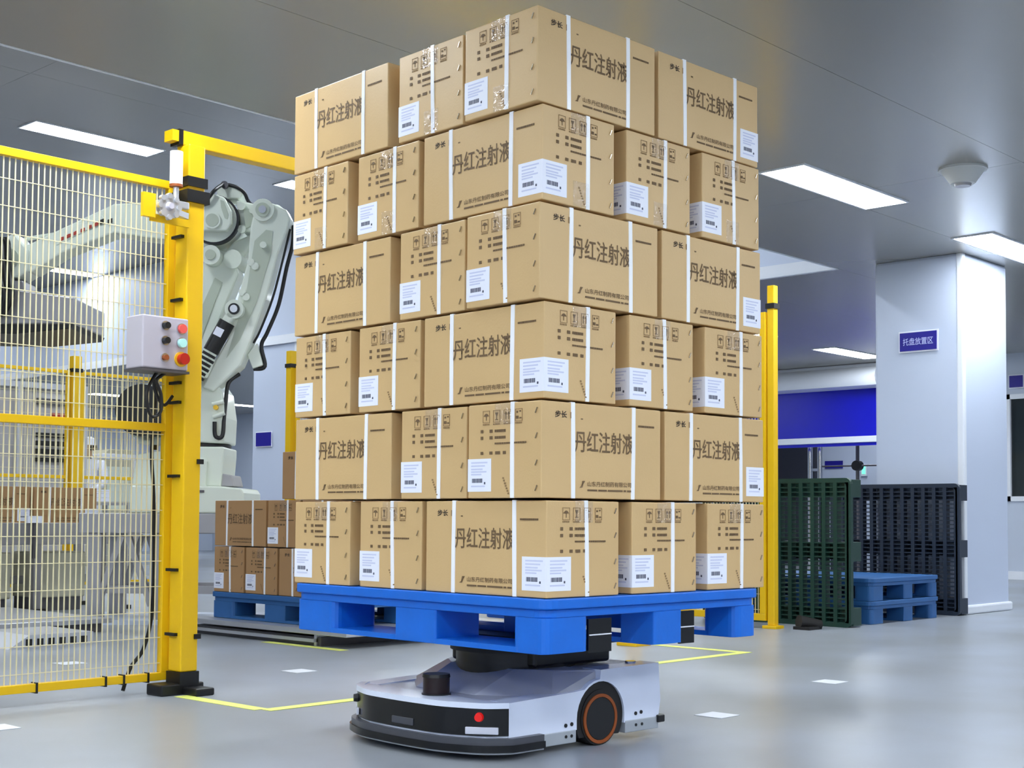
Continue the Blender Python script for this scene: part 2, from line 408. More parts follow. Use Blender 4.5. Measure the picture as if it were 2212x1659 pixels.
lamp(10.09, 4.30, ZC, 'lit ceiling lamp in front of the white pillar, cut by the right edge')
lamp(12.64, 4.30, ZC); lamp(15.19, 4.30, ZC)
for y in (0.1, -4.1):
    for x in (-5.21, -2.66, -0.11, 2.44, 4.99, 7.53, 10.09, 12.64, 15.19): lamp(x, y, ZC)
lamp(12.64, 8.5, ZC, 'lit ceiling lamp seen just behind the right yellow fence post')
lamp(15.19, 8.5, ZC, 'lit ceiling lamp above the blue roller shutter left of the pillar')
lamp(X1 + 1.4, 10.0, ZC + 0.1)  # unseen lamp added to brighten the dark corridor beyond the shutter
for x in (12.64, 15.19): lamp(x, 12.7, ZC)
lamp(15.19, 16.9, ZC)
lamp(12.64, 21.1, ZC, 'small lit lamp behind the wire fence above the dark motor drum'); lamp(15.19, 21.1, ZC, 'small lit ceiling lamp between the robot arm and the far white pillar')
lamp(6.28, 11.07, ZR, 'long lit lamp on the raised ceiling above the left wire fence')
lamp(9.02, 11.07, ZR, 'lit lamp on the raised ceiling half hidden by the carton stack')
lamp(3.5, 11.07, ZR)
lamp(8.9, 14.2, ZR, 'lit lamp behind the yellow gate post beside the robot elbow'); lamp(6.2, 14.2, ZR, 'lit lamp at the left edge behind the wire fence'); lamp(3.4, 14.2, ZR)
lamp(9.33, 17.4, ZR, 'lit lamp seen through the wire fence below the robot forearm'); lamp(6.6, 17.4, ZR)
for x in (0.8, 3.5, 6.28, 9.02): lamp(x, 7.6, ZR)
lamp(8.6, 20.8, ZR)

# dome detector
dt = thing('ceiling_detector', 'round white dome detector on the ceiling right of the lamp', 'detector', (7.62, 3.52, ZC))
MB().cyl((0, 0, 0), (0, 0, -0.012), 0.14, 0.14, 32).build('flange', 'detector', dt, smooth=40)
MB().cyl((0, 0, -0.012), (0, 0, -0.09), 0.125, 0.07, 32).build('dome', 'detector', dt, smooth=40)
MB().cyl((0, 0, -0.09), (0, 0, -0.105), 0.05, 0.045, 24).build('cap', 'steel', dt, smooth=40)

# floor markings
def flat(name, label, cat, x0, x1, y0, y1, m, group=None, rz=0):
    o = MB().box(x0, x1, y0, y1, 0.0006, 0.002).build(name, m); return tag(o, label, cat, group)
ln = thing('floor_line', 'yellow tape lines on the floor in front of the cell opening', 'floor tape', (3.1, 4.15, 0))
MB().box(0, 3.2, -0.03, 0.03, 0.0005, 0.002).build('tape_strip', 'tape_floor', ln)
MB().box(-0.03, 0.03, 0.03, 0.56, 0.0005, 0.002).build('tape_strip', 'tape_floor', ln)
MB().box(3.14, 3.2, 0.03, 0.6, 0.0005, 0.002).build('tape_strip', 'tape_floor', ln)
flat('floor_line', 'short yellow tape strip on the floor beside the steel pallet plate', 'floor tape', 4.74, 4.8, 5.7, 6.4, 'tape_floor')
for (x, y, l) in ((3.99, 5.09, 'white square floor marker beyond the yellow line, left of the vehicle'), (5.42, 3.14, 'white square floor marker farthest to the right'),
                  (4.2, 2.9, 'white square floor marker just right of the vehicle'), (3.4, 6.12, 'white square floor marker inside the cell behind the wire fence'),
                  (2.2, 4.44, 'white square floor marker cut by the left picture edge')):
    flat('floor_marker', l, 'floor marker', x - 0.06, x + 0.06, y - 0.06, y + 0.06, 'sticker', 'white floor markers')

# ------------------------------------------------------------------ plastic pallets
def make_pallet(label, loc, rz, m, group=None, dx=1.0, dy=1.2, h=0.155):
    t = thing('plastic_pallet', label, 'pallet', loc, rz, group)
    MB().prism(rrect(-0.012, dx + 0.012, -0.012, dy + 0.012, 0.05), 'z', h - 0.03, h).build('deck', m, t, bevel=0.004)
    MB().prism(rrect(0, dx, 0, dy, 0.045), 'z', 0.10, h - 0.03).build('deck_rim', m, t, bevel=0.003)
    bx = ((0, 0.185), (0.472, 0.604), (dx - 0.12, dx)); by = ((0, 0.14), (0.47, 0.665), (dy - 0.22, dy))
    for i, (a, b) in enumerate(bx):
        for j, (c, d) in enumerate(by):
            MB().prism(rrect(a, b, c, d, 0.03 if (i != 1 and j != 1) else 0.008), 'z', 0.0, 0.10).build('block', m, t)
        MB().prism(rrect(a + 0.002, b - 0.002, 0.01, dy - 0.01, 0.02), 'z', -0.002, 0.014).build('runner', m, t)
    return t
ST = math.radians(-2.74)
def S(u, v, z=0):      # stack frame to room
    return (2.8668 + u * math.cos(ST) - v * math.sin(ST), 2.5555 + u * math.sin(ST) + v * math.cos(ST), z)
ZB = CAM_H - 0.226     # underside of the cartons
p1 = make_pallet('bright blue plastic pallet carried on the white vehicle under the carton stack', S(0, 0, ZB - 0.157), ST, 'pallet_blue')
for (a, b, z0, z1) in ((0.19, 0.29, -0.008, 0.09), (0.608, 0.68, -0.006, 0.095)):
    pl = MB().box(a, b, 0.012, 0.02, z0, z1).build('marker_plate', 'black_gloss', p1)
    pl['label'] = 'black marker plate in the fork opening'
    MB().box(a + 0.002, b - 0.002, 0.009, 0.012, z0 + 0.05, z0 + 0.0535).build('white_edge', 'sticker', pl)

# ------------------------------------------------------------------ cartons
BL, BS, BH = 0.518, 0.306, 0.2750
ZH = 0.2823
carton_me = MB().box(-BL / 2, BL / 2, -BS / 2, BS / 2, 0, BH).mesh('carton', 'cardboard')
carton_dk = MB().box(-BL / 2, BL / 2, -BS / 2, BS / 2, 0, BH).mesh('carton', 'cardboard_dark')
def loop_band(half, height, off, wd, axis, lean=0.0):
    """thin band around the carton; axis 'x': lengthwise loop at y=off; 'y': cross loop at x=off"""
    t = 0.0016; m = MB(); hw = wd / 2
    def P(a, z, s):
        o = off + lean * (z / height - 0.5) + s
        return (a, o, z) if axis == 'x' else (o, a, z)
    outer = [(-half - t, -0.0), (-half - t * 1.6, height * 0.5), (-half - t, height + t), (0, height + t * 1.3), (half + t, height + t), (half + t * 1.6, height * 0.5), (half + t, 0.0)]
    inner = [(-half + t, 0.0), (-half + t, height * 0.5), (-half + t, height - t), (0, height - t), (half - t, height - t), (half - t, height * 0.5), (half - t, 0.0)]
    n = len(outer); vs = []
    for s in (-hw, hw):
        vs += [P(a, z, s) for a, z in outer] + [P(a, z, s) for a, z in inner]
    fs = []
    for i in range(n - 1):
        fs += [(i, i + 1, 2 * n + i + 1, 2 * n + i), (n + i, n + i + 1, 3 * n + i + 1, 3 * n + i), (i, i + 1, n + i + 1, n + i), (2 * n + i, 2 * n + i + 1, 3 * n + i + 1, 3 * n + i)]
    return m._add(vs, fs).mesh('strap', 'strap')
cross_straps = [(loop_band(BS / 2, BH, -0.131, 0.0155, 'y', l1), loop_band(BS / 2, BH, 0.131, 0.0155, 'y', l2)) for l1, l2 in ((0.0, 0.004), (0.003, -0.003), (-0.004, 0.002))]
long_straps = {(sg, k): loop_band(BL / 2, BH, sg * o, 0.0155, 'x', l) for sg in (-1, 1) for k, (o, l) in enumerate(((0.028, 0.003), (0.012, -0.006), (0.036, 0.0)))}

def mark(m, x0, x1, z0, z1): m.box(x0, x1, -0.0006, 0.0002, z0, z1)
# print of the long face: x from left 0..BL, z up, facing -y
def rows(m, x0, x1, z0, z1, n, gap=0.25):
    s = (x1 - x0) / n
    for i in range(n): mark(m, x0 + i * s, x0 + i * s + s * (1 - gap), z0, z1)
pl_marks = MB()
rows(pl_marks, 0.797 * BL, 0.94 * BL, 0.795 * BH, 0.815 * BH, 9, 0.15)
for a_, b_ in ((0.365, 0.445), (0.455, 0.525), (0.535, 0.66), (0.67, 0.69), (0.7, 0.733)): mark(pl_marks, a_ * BL, b_ * BL, 0.08 * BH, 0.098 * BH)
mark(pl_marks, 0.31 * BL, 0.325 * BL, 0.83 * BH, 0.842 * BH)
# company emblem: a slanted leaf
pl_marks.prism([(0.30 * BL, 0.115 * BH), (0.315 * BL, 0.13 * BH), (0.325 * BL, 0.185 * BH), (0.345 * BL, 0.185 * BH), (0.33 * BL, 0.15 * BH), (0.322 * BL, 0.115 * BH)], 'y', -0.0006, 0.0002)
long_marks = pl_marks.mesh('small_print', 'print')
t_main = text_mesh('丹红注射液', 0.063, 'print', 0.492 * BL, 0.009)
t_comp = text_mesh('山东丹红制药有限公司', 0.0150, 'print', 0.37 * BL, 0.009)
t_brand = text_mesh('步长', 0.0195, 'print_black', 0.094 * BL, 0.018)
lm = MB(); lm.box(0.225 * BL, 0.258 * BL, -0.0005, 0.0002, 0.835 * BH, 0.90 * BH)
t_brandbox = lm.mesh('brand_mark', 'print_light')
# print of the short face
sm = MB(); sf = MB()
for i, fx in enumerate((0.21, 0.353, 0.50, 0.655)):
    a, b = fx * BS, (fx + 0.095) * BS; z0, z1 = 0.80 * BH, 0.93 * BH
    for q in ((a, a + 0.0014, z0, z1), (b - 0.0014, b, z0, z1), (a, b, z1 - 0.0014, z1), (a, b, z0, z0 + 0.0014)): mark(sf, *q)
    c = (a + b) / 2
    if i == 0:      # umbrella
        sm.prism([(c - 0.011, 0.87 * BH), (c - 0.006, 0.892 * BH), (c, 0.90 * BH), (c + 0.006, 0.892 * BH), (c + 0.011, 0.87 * BH)], 'y', -0.0006, 0.0002); mark(sm, c - 0.001, c + 0.001, 0.825 * BH, 0.87 * BH)
    elif i == 1:    # glass
        sm.prism([(c - 0.006, 0.905 * BH), (c + 0.006, 0.905 * BH), (c + 0.002, 0.87 * BH), (c - 0.002, 0.87 * BH)], 'y', -0.0006, 0.0002); mark(sm, c - 0.001, c + 0.001, 0.83 * BH, 0.87 * BH); mark(sm, c - 0.006, c + 0.006, 0.825 * BH, 0.832 * BH)
    elif i == 2:    # up arrows
        for d in (-0.006, 0.006): sm.prism([(c + d - 0.005, 0.88 * BH), (c + d, 0.91 * BH), (c + d + 0.005, 0.88 * BH)], 'y', -0.0006, 0.0002); mark(sm, c + d - 0.001, c + d + 0.001, 0.825 * BH, 0.88 * BH)
    else:           # stacked boxes
        mark(sm, c - 0.011, c - 0.001, 0.825 * BH, 0.855 * BH); mark(sm, c + 0.003, c + 0.011, 0.825 * BH, 0.84 * BH); mark(sm, c - 0.009, c - 0.003, 0.885 * BH, 0.905 * BH); mark(sm, c + 0.003, c + 0.009, 0.895 * BH, 0.91 * BH)
    rows(sf, a, b, 0.775 * BH, 0.79 * BH, 4)
for zc in (0.71, 0.64):
    mark(sm, 0.18 * BS, 0.215 * BS, (zc - 0.017) * BH, (zc + 0.017) * BH); mark(sm, 0.305 * BS, 0.345 * BS, (zc - 0.017) * BH, (zc + 0.017) * BH)
    rows(sm, 0.377 * BS, 0.53 * BS, (zc - 0.014) * BH, (zc + 0.014) * BH, 6, 0.2)
rows(sm, 0.377 * BS, 0.81 * BS, 0.568 * BH, 0.586 * BH, 14, 0.2)
for a, b in ((0.18, 0.215), (0.305, 0.345), (0.385, 0.45), (0.49, 0.53)): mark(sm, a * BS, b * BS, 0.462 * BH, 0.494 * BH)
short_marks = sm.mesh('short_face_print', 'print'); frame_marks = sf.mesh('icon_frames', 'print_light')
sm2 = MB()
for i in range(7):
    a = (0.42 + i * 0.012) * BS; z = (0.20 - i * 0.027) * BH; sm2.box(a, a + 0.006, -0.0005, 0.0002, z, z + 0.005)
stamp_me = sm2.mesh('stamped_date', 'print_light')
# label folded round the edge between the long (right end) and the short face (left end)
def label_meshes():
    t = 0.0008; a, b, z0, z1 = 0.097, 0.1, 0.07 * BH, 0.42 * BH
    m = MB(); x = BL / 2; y = -BS / 2
    m.prism([(x - a, y - t), (x + t, y - t), (x + t, y + b), (x - t, y + b), (x - t, y + t), (x - a, y + t)], 'z', z0, z1)
    base = m.mesh('label', 'paper')
    g = MB(); k = MB(); t2 = t + 0.0003
    def dash(mm, s0, s1, za, zb, face):
        if face == 0: mm.box(x - a + s0, x - a + s1, y - t2, y - t + 0.0002, za, zb)
        else: mm.box(x + t - 0.0002, x + t2, y + s0, y + s1, za, zb)
    h = z1 - z0
    for face in (0, 1):
        for zf, ln_ in ((0.86, 0.07), (0.76, 0.06), (0.66, 0.05), (0.58, 0.066), (0.5, 0.045), (0.14, 0.06)):
            dash(g, 0.014, 0.014 + ln_, z0 + zf * h, z0 + (zf + 0.045) * h, face)
        xx = 0.018
        rnd = random.Random(3)
        while xx < 0.062:
            wd = rnd.choice((0.002, 0.003, 0.0045)); dash(k, xx, xx + wd, z0 + 0.27 * h, z0 + 0.40 * h, face); xx += wd + 0.0015
        dash(k, 0.07, 0.076, z0 + 0.22 * h, z0 + 0.29 * h, face)
    return base, g.mesh('label_text', 'paper_print'), k.mesh('barcode', 'paper_black')
LB, LG, LK = label_meshes()
tape_me = MB().box(-0.037, 0.037, -0.0012, 0.0006, BH - 0.062, BH - 0.001).mesh('packing_tape', 'clear_tape')
tape_lo = MB().box(-0.033, 0.033, -0.0012, 0.0006, 0.002, 0.075).mesh('packing_tape', 'clear_tape')
staple_me = MB().bar((-0.004, -0.0008, -0.008), (0.004, -0.0008, 0.008), 0.003, 0.003, (0, 1, 0)).mesh('staple', 'staple')

def carton_parts(t, faces, k, dark=False, glare=True):
    """faces: F (-y long), K (+y long), R (+x short), L (-x short)"""
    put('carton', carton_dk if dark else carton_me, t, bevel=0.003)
    a, b = cross_straps[k % 3]
    put('strap', a, t); put('strap', b, t)
    sgn = 1 if 'R' in faces else -1
    put('strap', long_straps[(sgn, k % 3)], t)
    lb = put('label', LB, t); lb['label'] = 'white printed label folded round the edge'
    put('label_text', LG, lb); put('barcode', LK, lb)
    for fc in faces:
        if fc in 'FK':
            s = -1 if fc == 'F' else 1
            rz = 0 if fc == 'F' else math.pi
            def at(x, z): return (s * -1 * (x - BL / 2), s * (BS / 2 + 0.0012), z)
            put('product_name', t_main, t, at(0.26 * BL, 0.485 * BH), (math.pi / 2, 0, rz))
            put('company_name', t_comp, t, at(0.365 * BL, 0.128 * BH), (math.pi / 2, 0, rz))
            put('brand_name', t_brand, t, at(0.103 * BL, 0.835 * BH), (math.pi / 2, 0, rz))
            put('brand_mark', t_brandbox, t, at(0, 0), (0, 0, rz))
            put('small_print', long_marks, t, at(0, 0), (0, 0, rz))
        else:
            s = 1 if fc == 'R' else -1
            rz = math.pi / 2 if fc == 'R' else -math.pi / 2
            def at(y, z): return (s * (BL / 2 + 0.0012), s * (y - BS / 2), z)
            put('short_face_print', short_marks, t, at(0, 0), (0, 0, rz))
            put('icon_frames', frame_marks, t, at(0, 0), (0, 0, rz))
            put('stamped_date', stamp_me, t, at(0.02, 0.0), (0, 0, rz))
            put('packing_tape', tape_me, t, at(0.5 * BS, 0), (0, 0, rz)); 
            if glare: put('packing_tape', tape_lo, t, at(0.52 * BS, 0), (0, 0, rz))
            for fz in (0.10, 0.36, 0.64, 0.9): put('staple', staple_me, t, at(0.94 * BS, fz * BH), (0, 0, rz))
    return t
LAYER = ['bottom layer', 'second layer from bottom', 'third layer from bottom', 'third layer from top', 'second layer from top', 'top layer']
kk = 0
def carton(u, v, rz, layer, faces, where, jit=True):
    global kk
    kk += 1; rnd = random.Random(100 + kk)
    dz = layer * ZH; lean = -0.0165 * dz
    bx, by, _ = S(u, v)
    bx += lean * math.sin(YAW); by += lean * -math.cos(YAW)
    t = thing('cardboard_carton', 'strapped carton %s, tall stack %s' % (where, LAYER[layer]), 'carton',
              (bx, by, ZB + dz), ST + rz + rnd.uniform(-0.006, 0.006), 'cartons on the carried pallet')
    carton_parts(t, faces, kk, glare=layer >= 4)
HP = math.pi / 2
for L in range(6):
    if L % 2 == 0:
        for i, u in enumerate((0.0, 0.362, 0.728)):
            uu = u + BS / 2 + (0.004 if i else 0)
            carton(uu, BL / 2 + random.uniform(-0.004, 0.004), -HP, L, 'FR' if i == 0 else 'R', ('at the near corner', 'in the middle of the right side', 'at the far end of the right side')[i])
        carton(BL / 2, BL + 0.022 + BS / 2, math.pi, L, 'R', 'in the middle of the left side')
        carton(BL / 2 + random.uniform(-0.006, 0.006), 1.2 - BS / 2 + 0.002, math.pi, L, 'R', 'at the far end of the left side')
        carton(1.05 - BL / 2, BL + 0.022 + BS / 2, 0, L, '', 'hidden inside at the rear right')
        carton(1.05 - BL / 2, 1.2 - BS / 2 + 0.002, 0, L, '', 'hidden at the rear right corner')
    else:
        carton(BL / 2 - 0.012, BS / 2, math.pi, L, 'KR', 'at the near corner')
        carton(BL / 2, BS * 1.5 + 0.02, math.pi, L, 'R', 'in the middle of the left side')
        carton(1.022 - BL / 2 + 0.024, BS / 2 + 0.002, 0, L, 'F', 'on the right side')
        carton(BS / 2, 1.2 - BL / 2 + 0.004, HP, L, 'K', 'at the far end of the left side')
        carton(1.022 - BL / 2 + 0.024, BS * 1.5 + 0.02, 0, L, '', 'hidden inside behind the right side')
        carton(0.362 + BS / 2, 1.2 - BL / 2 + 0.004, HP, L, '', 'hidden in the middle of the rear')
        carton(0.728 + BS / 2, 1.2 - BL / 2 + 0.004, HP, L, '', 'hidden at the rear right corner')

# ------------------------------------------------------------------ transport vehicle
AG = thing('transport_robot', 'low white driverless transport vehicle with black front and orange ringed wheel', 'transport robot', S(0.39, 0.6, 0), ST)
def A(u, v): return (u - 0.39, v - 0.6)
half = [(-0.022, 0.0), (-0.020, -0.07), (-0.012, -0.17), (0.014, -0.245), (0.046, -0.305), (0.102, -0.348)]
front = [(u - 0.39, v) for u, v in half]
outline = [(x, -y) for x, y in reversed(front)] + front[1:]
# white front hull
MB().prism(outline, 'z', 0.06, 0.168).build('front_hull', 'agv_white', AG, bevel=0.006)
arc = [(0.508 - 0.39 + 0.112 * math.cos(math.radians(a)), 0.09 + 0.112 * math.sin(math.radians(a))) for a in range(180, -1, -12)]
rim = [(0.118 + 0.119 * math.cos(math.radians(a)), 0.09 + 0.119 * math.sin(math.radians(a))) for a in (92, 105, 118, 130)]
prof = [(-0.289, 0.06), (arc[0][0], 0.06)] + arc + [(arc[-1][0], 0.06), (0.40, 0.06), (0.412, 0.12), (0.402, 0.242), (0.118, 0.238)] + rim + [(0.0, 0.178), (-0.289, 0.168)]
MB().prism(prof, 'y', -0.35, -0.27).build('side_panel', 'agv_white', AG, smooth=30)
MB().prism(prof, 'y', 0.27, 0.35).build('side_panel', 'agv_white', AG, smooth=30)
MB().prism([(-0.289, 0.06), (0.41, 0.06), (0.41, 0.12), (0.40, 0.236), (0.12, 0.232), (0.10, 0.18), (0.0, 0.172), (-0.289, 0.166)], 'y', -0.27, 0.27).build('chassis', 'agv_grey', AG)
lo = [(-0.24, -0.14), (-0.09, -0.335), (0.116, -0.335), (0.116, 0.335), (-0.09, 0.335), (-0.24, 0.14)]
hi = [(-0.075, -0.15), (0.0, -0.25), (0.116, -0.33), (0.116, 0.33), (0.0, 0.25), (-0.075, 0.15)]
MB()._add([(x, y, 0.167) for x, y in lo] + [(x, y, 0.237) for x, y in hi], [(5, 4, 3, 2, 1, 0), (6, 7, 8, 9, 10, 11)] + [(i, (i + 1) % 6, 6 + (i + 1) % 6, 6 + i) for i in range(6)]).build('raised_deck', 'agv_grey', AG, bevel=0.006)
# black front fascia, proud of the hull
def strip(off0, off1, z0, z1, pts, name, m, smooth=0):
    o = []; i_ = []
    for k, (x, y) in enumerate(pts):
        a = Vector(pts[max(k - 1, 0)]); b = Vector(pts[min(k + 1, len(pts) - 1)]); d = (b - a).normalized(); n = Vector((d.y, -d.x))
        if n.x > 0 and abs(y) < 0.3: n = -n
        o.append((x + n.x * off1, y + n.y * off1)); i_.append((x + n.x * off0, y + n.y * off0))
    return MB().prism(o + i_[::-1], 'z', z0, z1).build(name, m, AG, smooth=smooth)
fine = smooth_path([(x, y, 0) for x, y in front + []], 5); fine = [(p.x, p.y) for p in fine]
fine_full = [(x, -y) for x, y in reversed(fine)] + fine[1:]
strip(-0.01, 0.004, 0.072, 0.153, fine_full, 'front_fascia', 'black_gloss', 40)
strip(-0.02, 0.008, 0.153, 0.170, fine_full, 'upper_rim', 'agv_white', 40)
bp = fine_full; side_ext = [(x, -0.35) for x in (-0.26, -0.21, -0.16)]
bpath = [(x, -y) for x, y in reversed(side_ext)] + fine_full + side_ext
strip(-0.02, 0.022, 0.045, 0.066, bpath, 'bumper_cover', 'bumper_grey', 40)
strip(-0.02, 0.028, 0.026, 0.047, bpath, 'bumper', 'black_gloss', 40)
strip(-0.02, 0.02, 0.02, 0.026, bpath, 'bumper_lip', 'agv_skirt', 40)
for s in (-1, 1):
    y = s * 0.352
    sk = MB().box(-0.16, arc[0][0] - 0.004, min(y, y - s * 0.05), max(y, y - s * 0.05), 0.022, 0.062).build('skirt', 'agv_skirt', AG, bevel=0.003)
    for bx_ in (-0.045, -0.02): MB().cyl((bx_, y, 0.044), (bx_, y + s * 0.002, 0.044), 0.005).build('bolt', 'black_plastic', sk)
    sk = MB().box(arc[-1][0] + 0.004, 0.40, min(y, y - s * 0.05), max(y, y - s * 0.05), 0.026, 0.066).build('skirt', 'agv_skirt', AG, bevel=0.003)
    for bx_ in (0.285, 0.315): MB().cyl((bx_, y, 0.048), (bx_, y + s * 0.002, 0.048), 0.005).build('bolt', 'black_plastic', sk)
    for bx_, bz_ in ((-0.045, 0.078), (-0.018, 0.08), (0.285, 0.085), (0.312, 0.087)): MB().cyl((bx_, s * 0.35, bz_), (bx_, s * 0.353, bz_), 0.006).build('bolt', 'black_plastic', AG)
    cx = 0.508 - 0.39
    MB().prism([(cx + 0.111 * math.cos(math.radians(a)), 0.09 + 0.111 * math.sin(math.radians(a))) for a in range(-34, 215, 6)], 'y', s * 0.26, s * 0.343).build('wheel_arch_liner', 'rubber', AG, smooth=40)
    wh = MB().cyl((cx, s * 0.27, 0.088), (cx, s * 0.346, 0.088), 0.088, n=40).build('wheel', 'rubber', AG, smooth=40)
    MB().ring((cx, s * 0.344, 0.084), (0, s, 0), 0.0785, 0.068, 0.006, 40).build('orange_ring', 'orange_ring', wh, smooth=40)
    MB().cyl((cx, s * 0.344, 0.084), (cx, s * 0.349, 0.084), 0.066, n=36).build('hub', 'black_plastic', wh, smooth=40)
    MB().box(0.39, 0.425, s * 0.32 - 0.04, s * 0.32 + 0.04, 0.045, 0.07).build('rear_bumper', 'black_plastic', AG, bevel=0.004)
# front lights and sensors (right = -y side, seen on the right in the picture)
def on_front(v, out):
    for k in range(len(fine_full) - 1):
        (xa, ya), (xb, yb) = fine_full[k], fine_full[k + 1]
        if min(ya, yb) <= v <= max(ya, yb):
            t = (v - ya) / (yb - ya) if yb != ya else 0; x = xa + (xb - xa) * t
            d = Vector((xb - xa, yb - ya)).normalized(); n = Vector((d.y, -d.x)); n = n if n.x < 0 else -n
            return Vector((x + n.x * out, v + n.y * out, 0)), Vector((n.x, n.y, 0))
def front_plate(v, z, wd, ht, name, m):
    p, n = on_front(v, 0.004); ang = math.atan2(n.y, n.x) + math.pi / 2
    return MB().box(-wd / 2, wd / 2, -0.003, 0.006, -ht / 2, ht / 2).build(name, m, AG, loc=(p.x, p.y, z), rot=(0, 0, ang), bevel=0.002)
front_plate(-0.298, 0.088, 0.1, 0.021, 'headlight', 'lamp_lens'); front_plate(0.298, 0.088, 0.1, 0.021, 'headlight', 'lamp_lens')
p, n = on_front(-0.292, 0.004)
MB().cyl(p + Vector((0, 0, 0.128)), p + n * 0.012 + Vector((0, 0, 0.128)), 0.014, 0.012, 24).build('stop_button', 'red_lamp', AG, smooth=40)
p, n = on_front(0.292, 0.004)
MB().cyl(p + Vector((0, 0, 0.128)), p + n * 0.012 + Vector((0, 0, 0.128)), 0.014, 0.012, 24).build('stop_button', 'black_plastic', AG, smooth=40)
front_plate(-0.01, 0.093, 0.1, 0.022, 'camera_window', 'bumper_grey')
# laser scanner on the deck
ls = MB().cyl((-0.31, -0.045, 0.165), (-0.31, -0.045, 0.172), 0.046, 0.046, 32).build('laser_scanner', 'black_plastic', AG, smooth=40)
MB().cyl((-0.31, -0.045, 0.172), (-0.31, -0.045, 0.222), 0.042, 0.042, 32).build('red_window', 'dark_red', ls, smooth=40)
MB().cyl((-0.31, -0.045, 0.222), (-0.31, -0.045, 0.232), 0.044, 0.042, 32).build('scanner_cap', 'black_plastic', ls, smooth=40)
# lift
MB().cyl((0.08, 0, 0.2), (0.08, 0, 0.29), 0.2, 0.2, 40).build('lift_column', 'black_plastic', AG, smooth=40)
MB().box(-0.03, 0.33, -0.2, 0.2, 0.24, 0.304).build('lift_frame', 'black_plastic', AG, bevel=0.01)
MB().box(-0.05, 0.36, -0.22, 0.22, 0.303, ZB - 0.159).build('lift_plate', 'black_plastic', AG, bevel=0.004)
MB().cyl((0.08, 0, 0.285), (0.08, 0, 0.304), 0.22, 0.22, 40).build('turntable', 'rubber', AG, smooth=40)
for s in (-1, 1): MB().cyl((0.34, s * 0.28, 0.23), (0.34, s * 0.28, 0.246), 0.018).build('charge_contact', 'chrome', AG, smooth=40)

# ------------------------------------------------------------------ second pallet with cartons inside the cell
pt = thing('pallet_plate', 'low bright steel plate under the second pallet', 'steel plate', (4.8, 5.72, 0))
MB().prism([(0, 0.0), (1.3, 0), (1.3, 1.55), (0, 1.55)], 'z', 0.065, 0.095).build('plate', 'aluminium', pt, bevel=0.004)
MB().box(0.03, 1.27, 0.25, 1.5, 0.0, 0.05).build('base', 'steel_dark', pt)
MB().box(0.0, 0.03, 0.28, 1.55, 0.022, 0.04).build('edge_rail', 'aluminium', pt)
MB().box(0.02, 1.28, 0.28, 0.3, 0.0, 0.066).build('cross_rail', 'aluminium', pt)
make_pallet('blue plastic pallet with cartons inside the cell, behind the stack', (4.92, 5.95, 0.099), 0, 'pallet_blue_old')
ZB2 = 0.099 + 0.157
def carton2(x, y, rz, layer, faces, label):
    global kk
    kk += 1
    t = thing('cardboard_carton', label, 'carton', (x, y, ZB2 + layer * ZH), rz, 'cartons on the pallet inside the cell')
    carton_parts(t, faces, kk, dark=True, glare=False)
bx0, by1 = 4.92, 7.13
carton2(bx0 + BL / 2, by1 - BS / 2, math.pi, 0, 'R', 'brown carton on the rear pallet, bottom layer, nearest the yellow post')
carton2(bx0 + BL / 2, by1 - BS * 1.5 - 0.02, math.pi, 0, 'R', 'brown carton on the rear pallet, second in the bottom layer')
carton2(bx0 + BS / 2, by1 - 2 * BS - 0.04 - BL / 2, HP, 0, 'K', 'brown carton on the rear pallet, bottom layer, half hidden by the tall stack')
carton2(bx0 + BS / 2, by1 - BL / 2, HP, 1, 'K', 'brown carton on the rear pallet, second layer, below the robot base')
carton2(bx0 + BL / 2, by1 - BL - 0.02 - BS / 2, math.pi, 1, 'R', 'brown carton on the rear pallet, second layer, beside the tall stack')
carton2(bx0 + BL / 2, by1 - BL - 0.04 - BS * 1.5, math.pi, 1, 'R', 'brown carton on the rear pallet, second layer, mostly hidden by the tall stack')
carton2(bx0 + BS / 2, by1 - 2 * BS - 0.06 - BL / 2, HP, 2, 'K', 'brown carton on the rear pallet standing alone on the third layer')

# ------------------------------------------------------------------ safety fence
def fence_panel(name, label, loc, rz, length, z0=0.05, z1=2.10, rails=(1.08,), pitch=0.0235, wire=0.0021, frame=0.032):
    """panel runs along local +x from 0 to length"""
    t = thing(name, label, 'fence', loc, rz)
    h = frame / 2
    MB().box(0, length, -h, h, z1 - frame, z1).build('top_rail', 'yellow', t, bevel=0.002)
    MB().box(0, length, -h, h, z0, z0 + frame).build('bottom_rail', 'yellow', t, bevel=0.002)
    for r in rails: MB().box(frame, length - frame, -h - 0.004, h, r - frame / 2, r + frame / 2).build('mid_rail', 'yellow', t, bevel=0.002)
    MB().box(0, frame, -h, h, z0 + frame, z1 - frame).build('stile', 'yellow', t, bevel=0.002)
    MB().box(length - frame, length, -h, h, z0 + frame, z1 - frame).build('stile', 'yellow', t, bevel=0.002)
    m = MB(); n = int((length - 2 * frame) / pitch)
    for i in range(1, n):
        x = frame + i * (length - 2 * frame) / n; m.box(x - wire, x + wire, -wire, wire, z0 + frame, z1 - frame)
    z = z0 + 0.07
    while z < z1 - frame:
        m.box(frame, length - frame, -wire * 2.4, -wire, z - wire * 0.7, z + wire * 0.7); z += 0.1035
    o = m.build('wire_mesh', 'yellow_wire', t); o['kind'] = 'stuff'
    return t
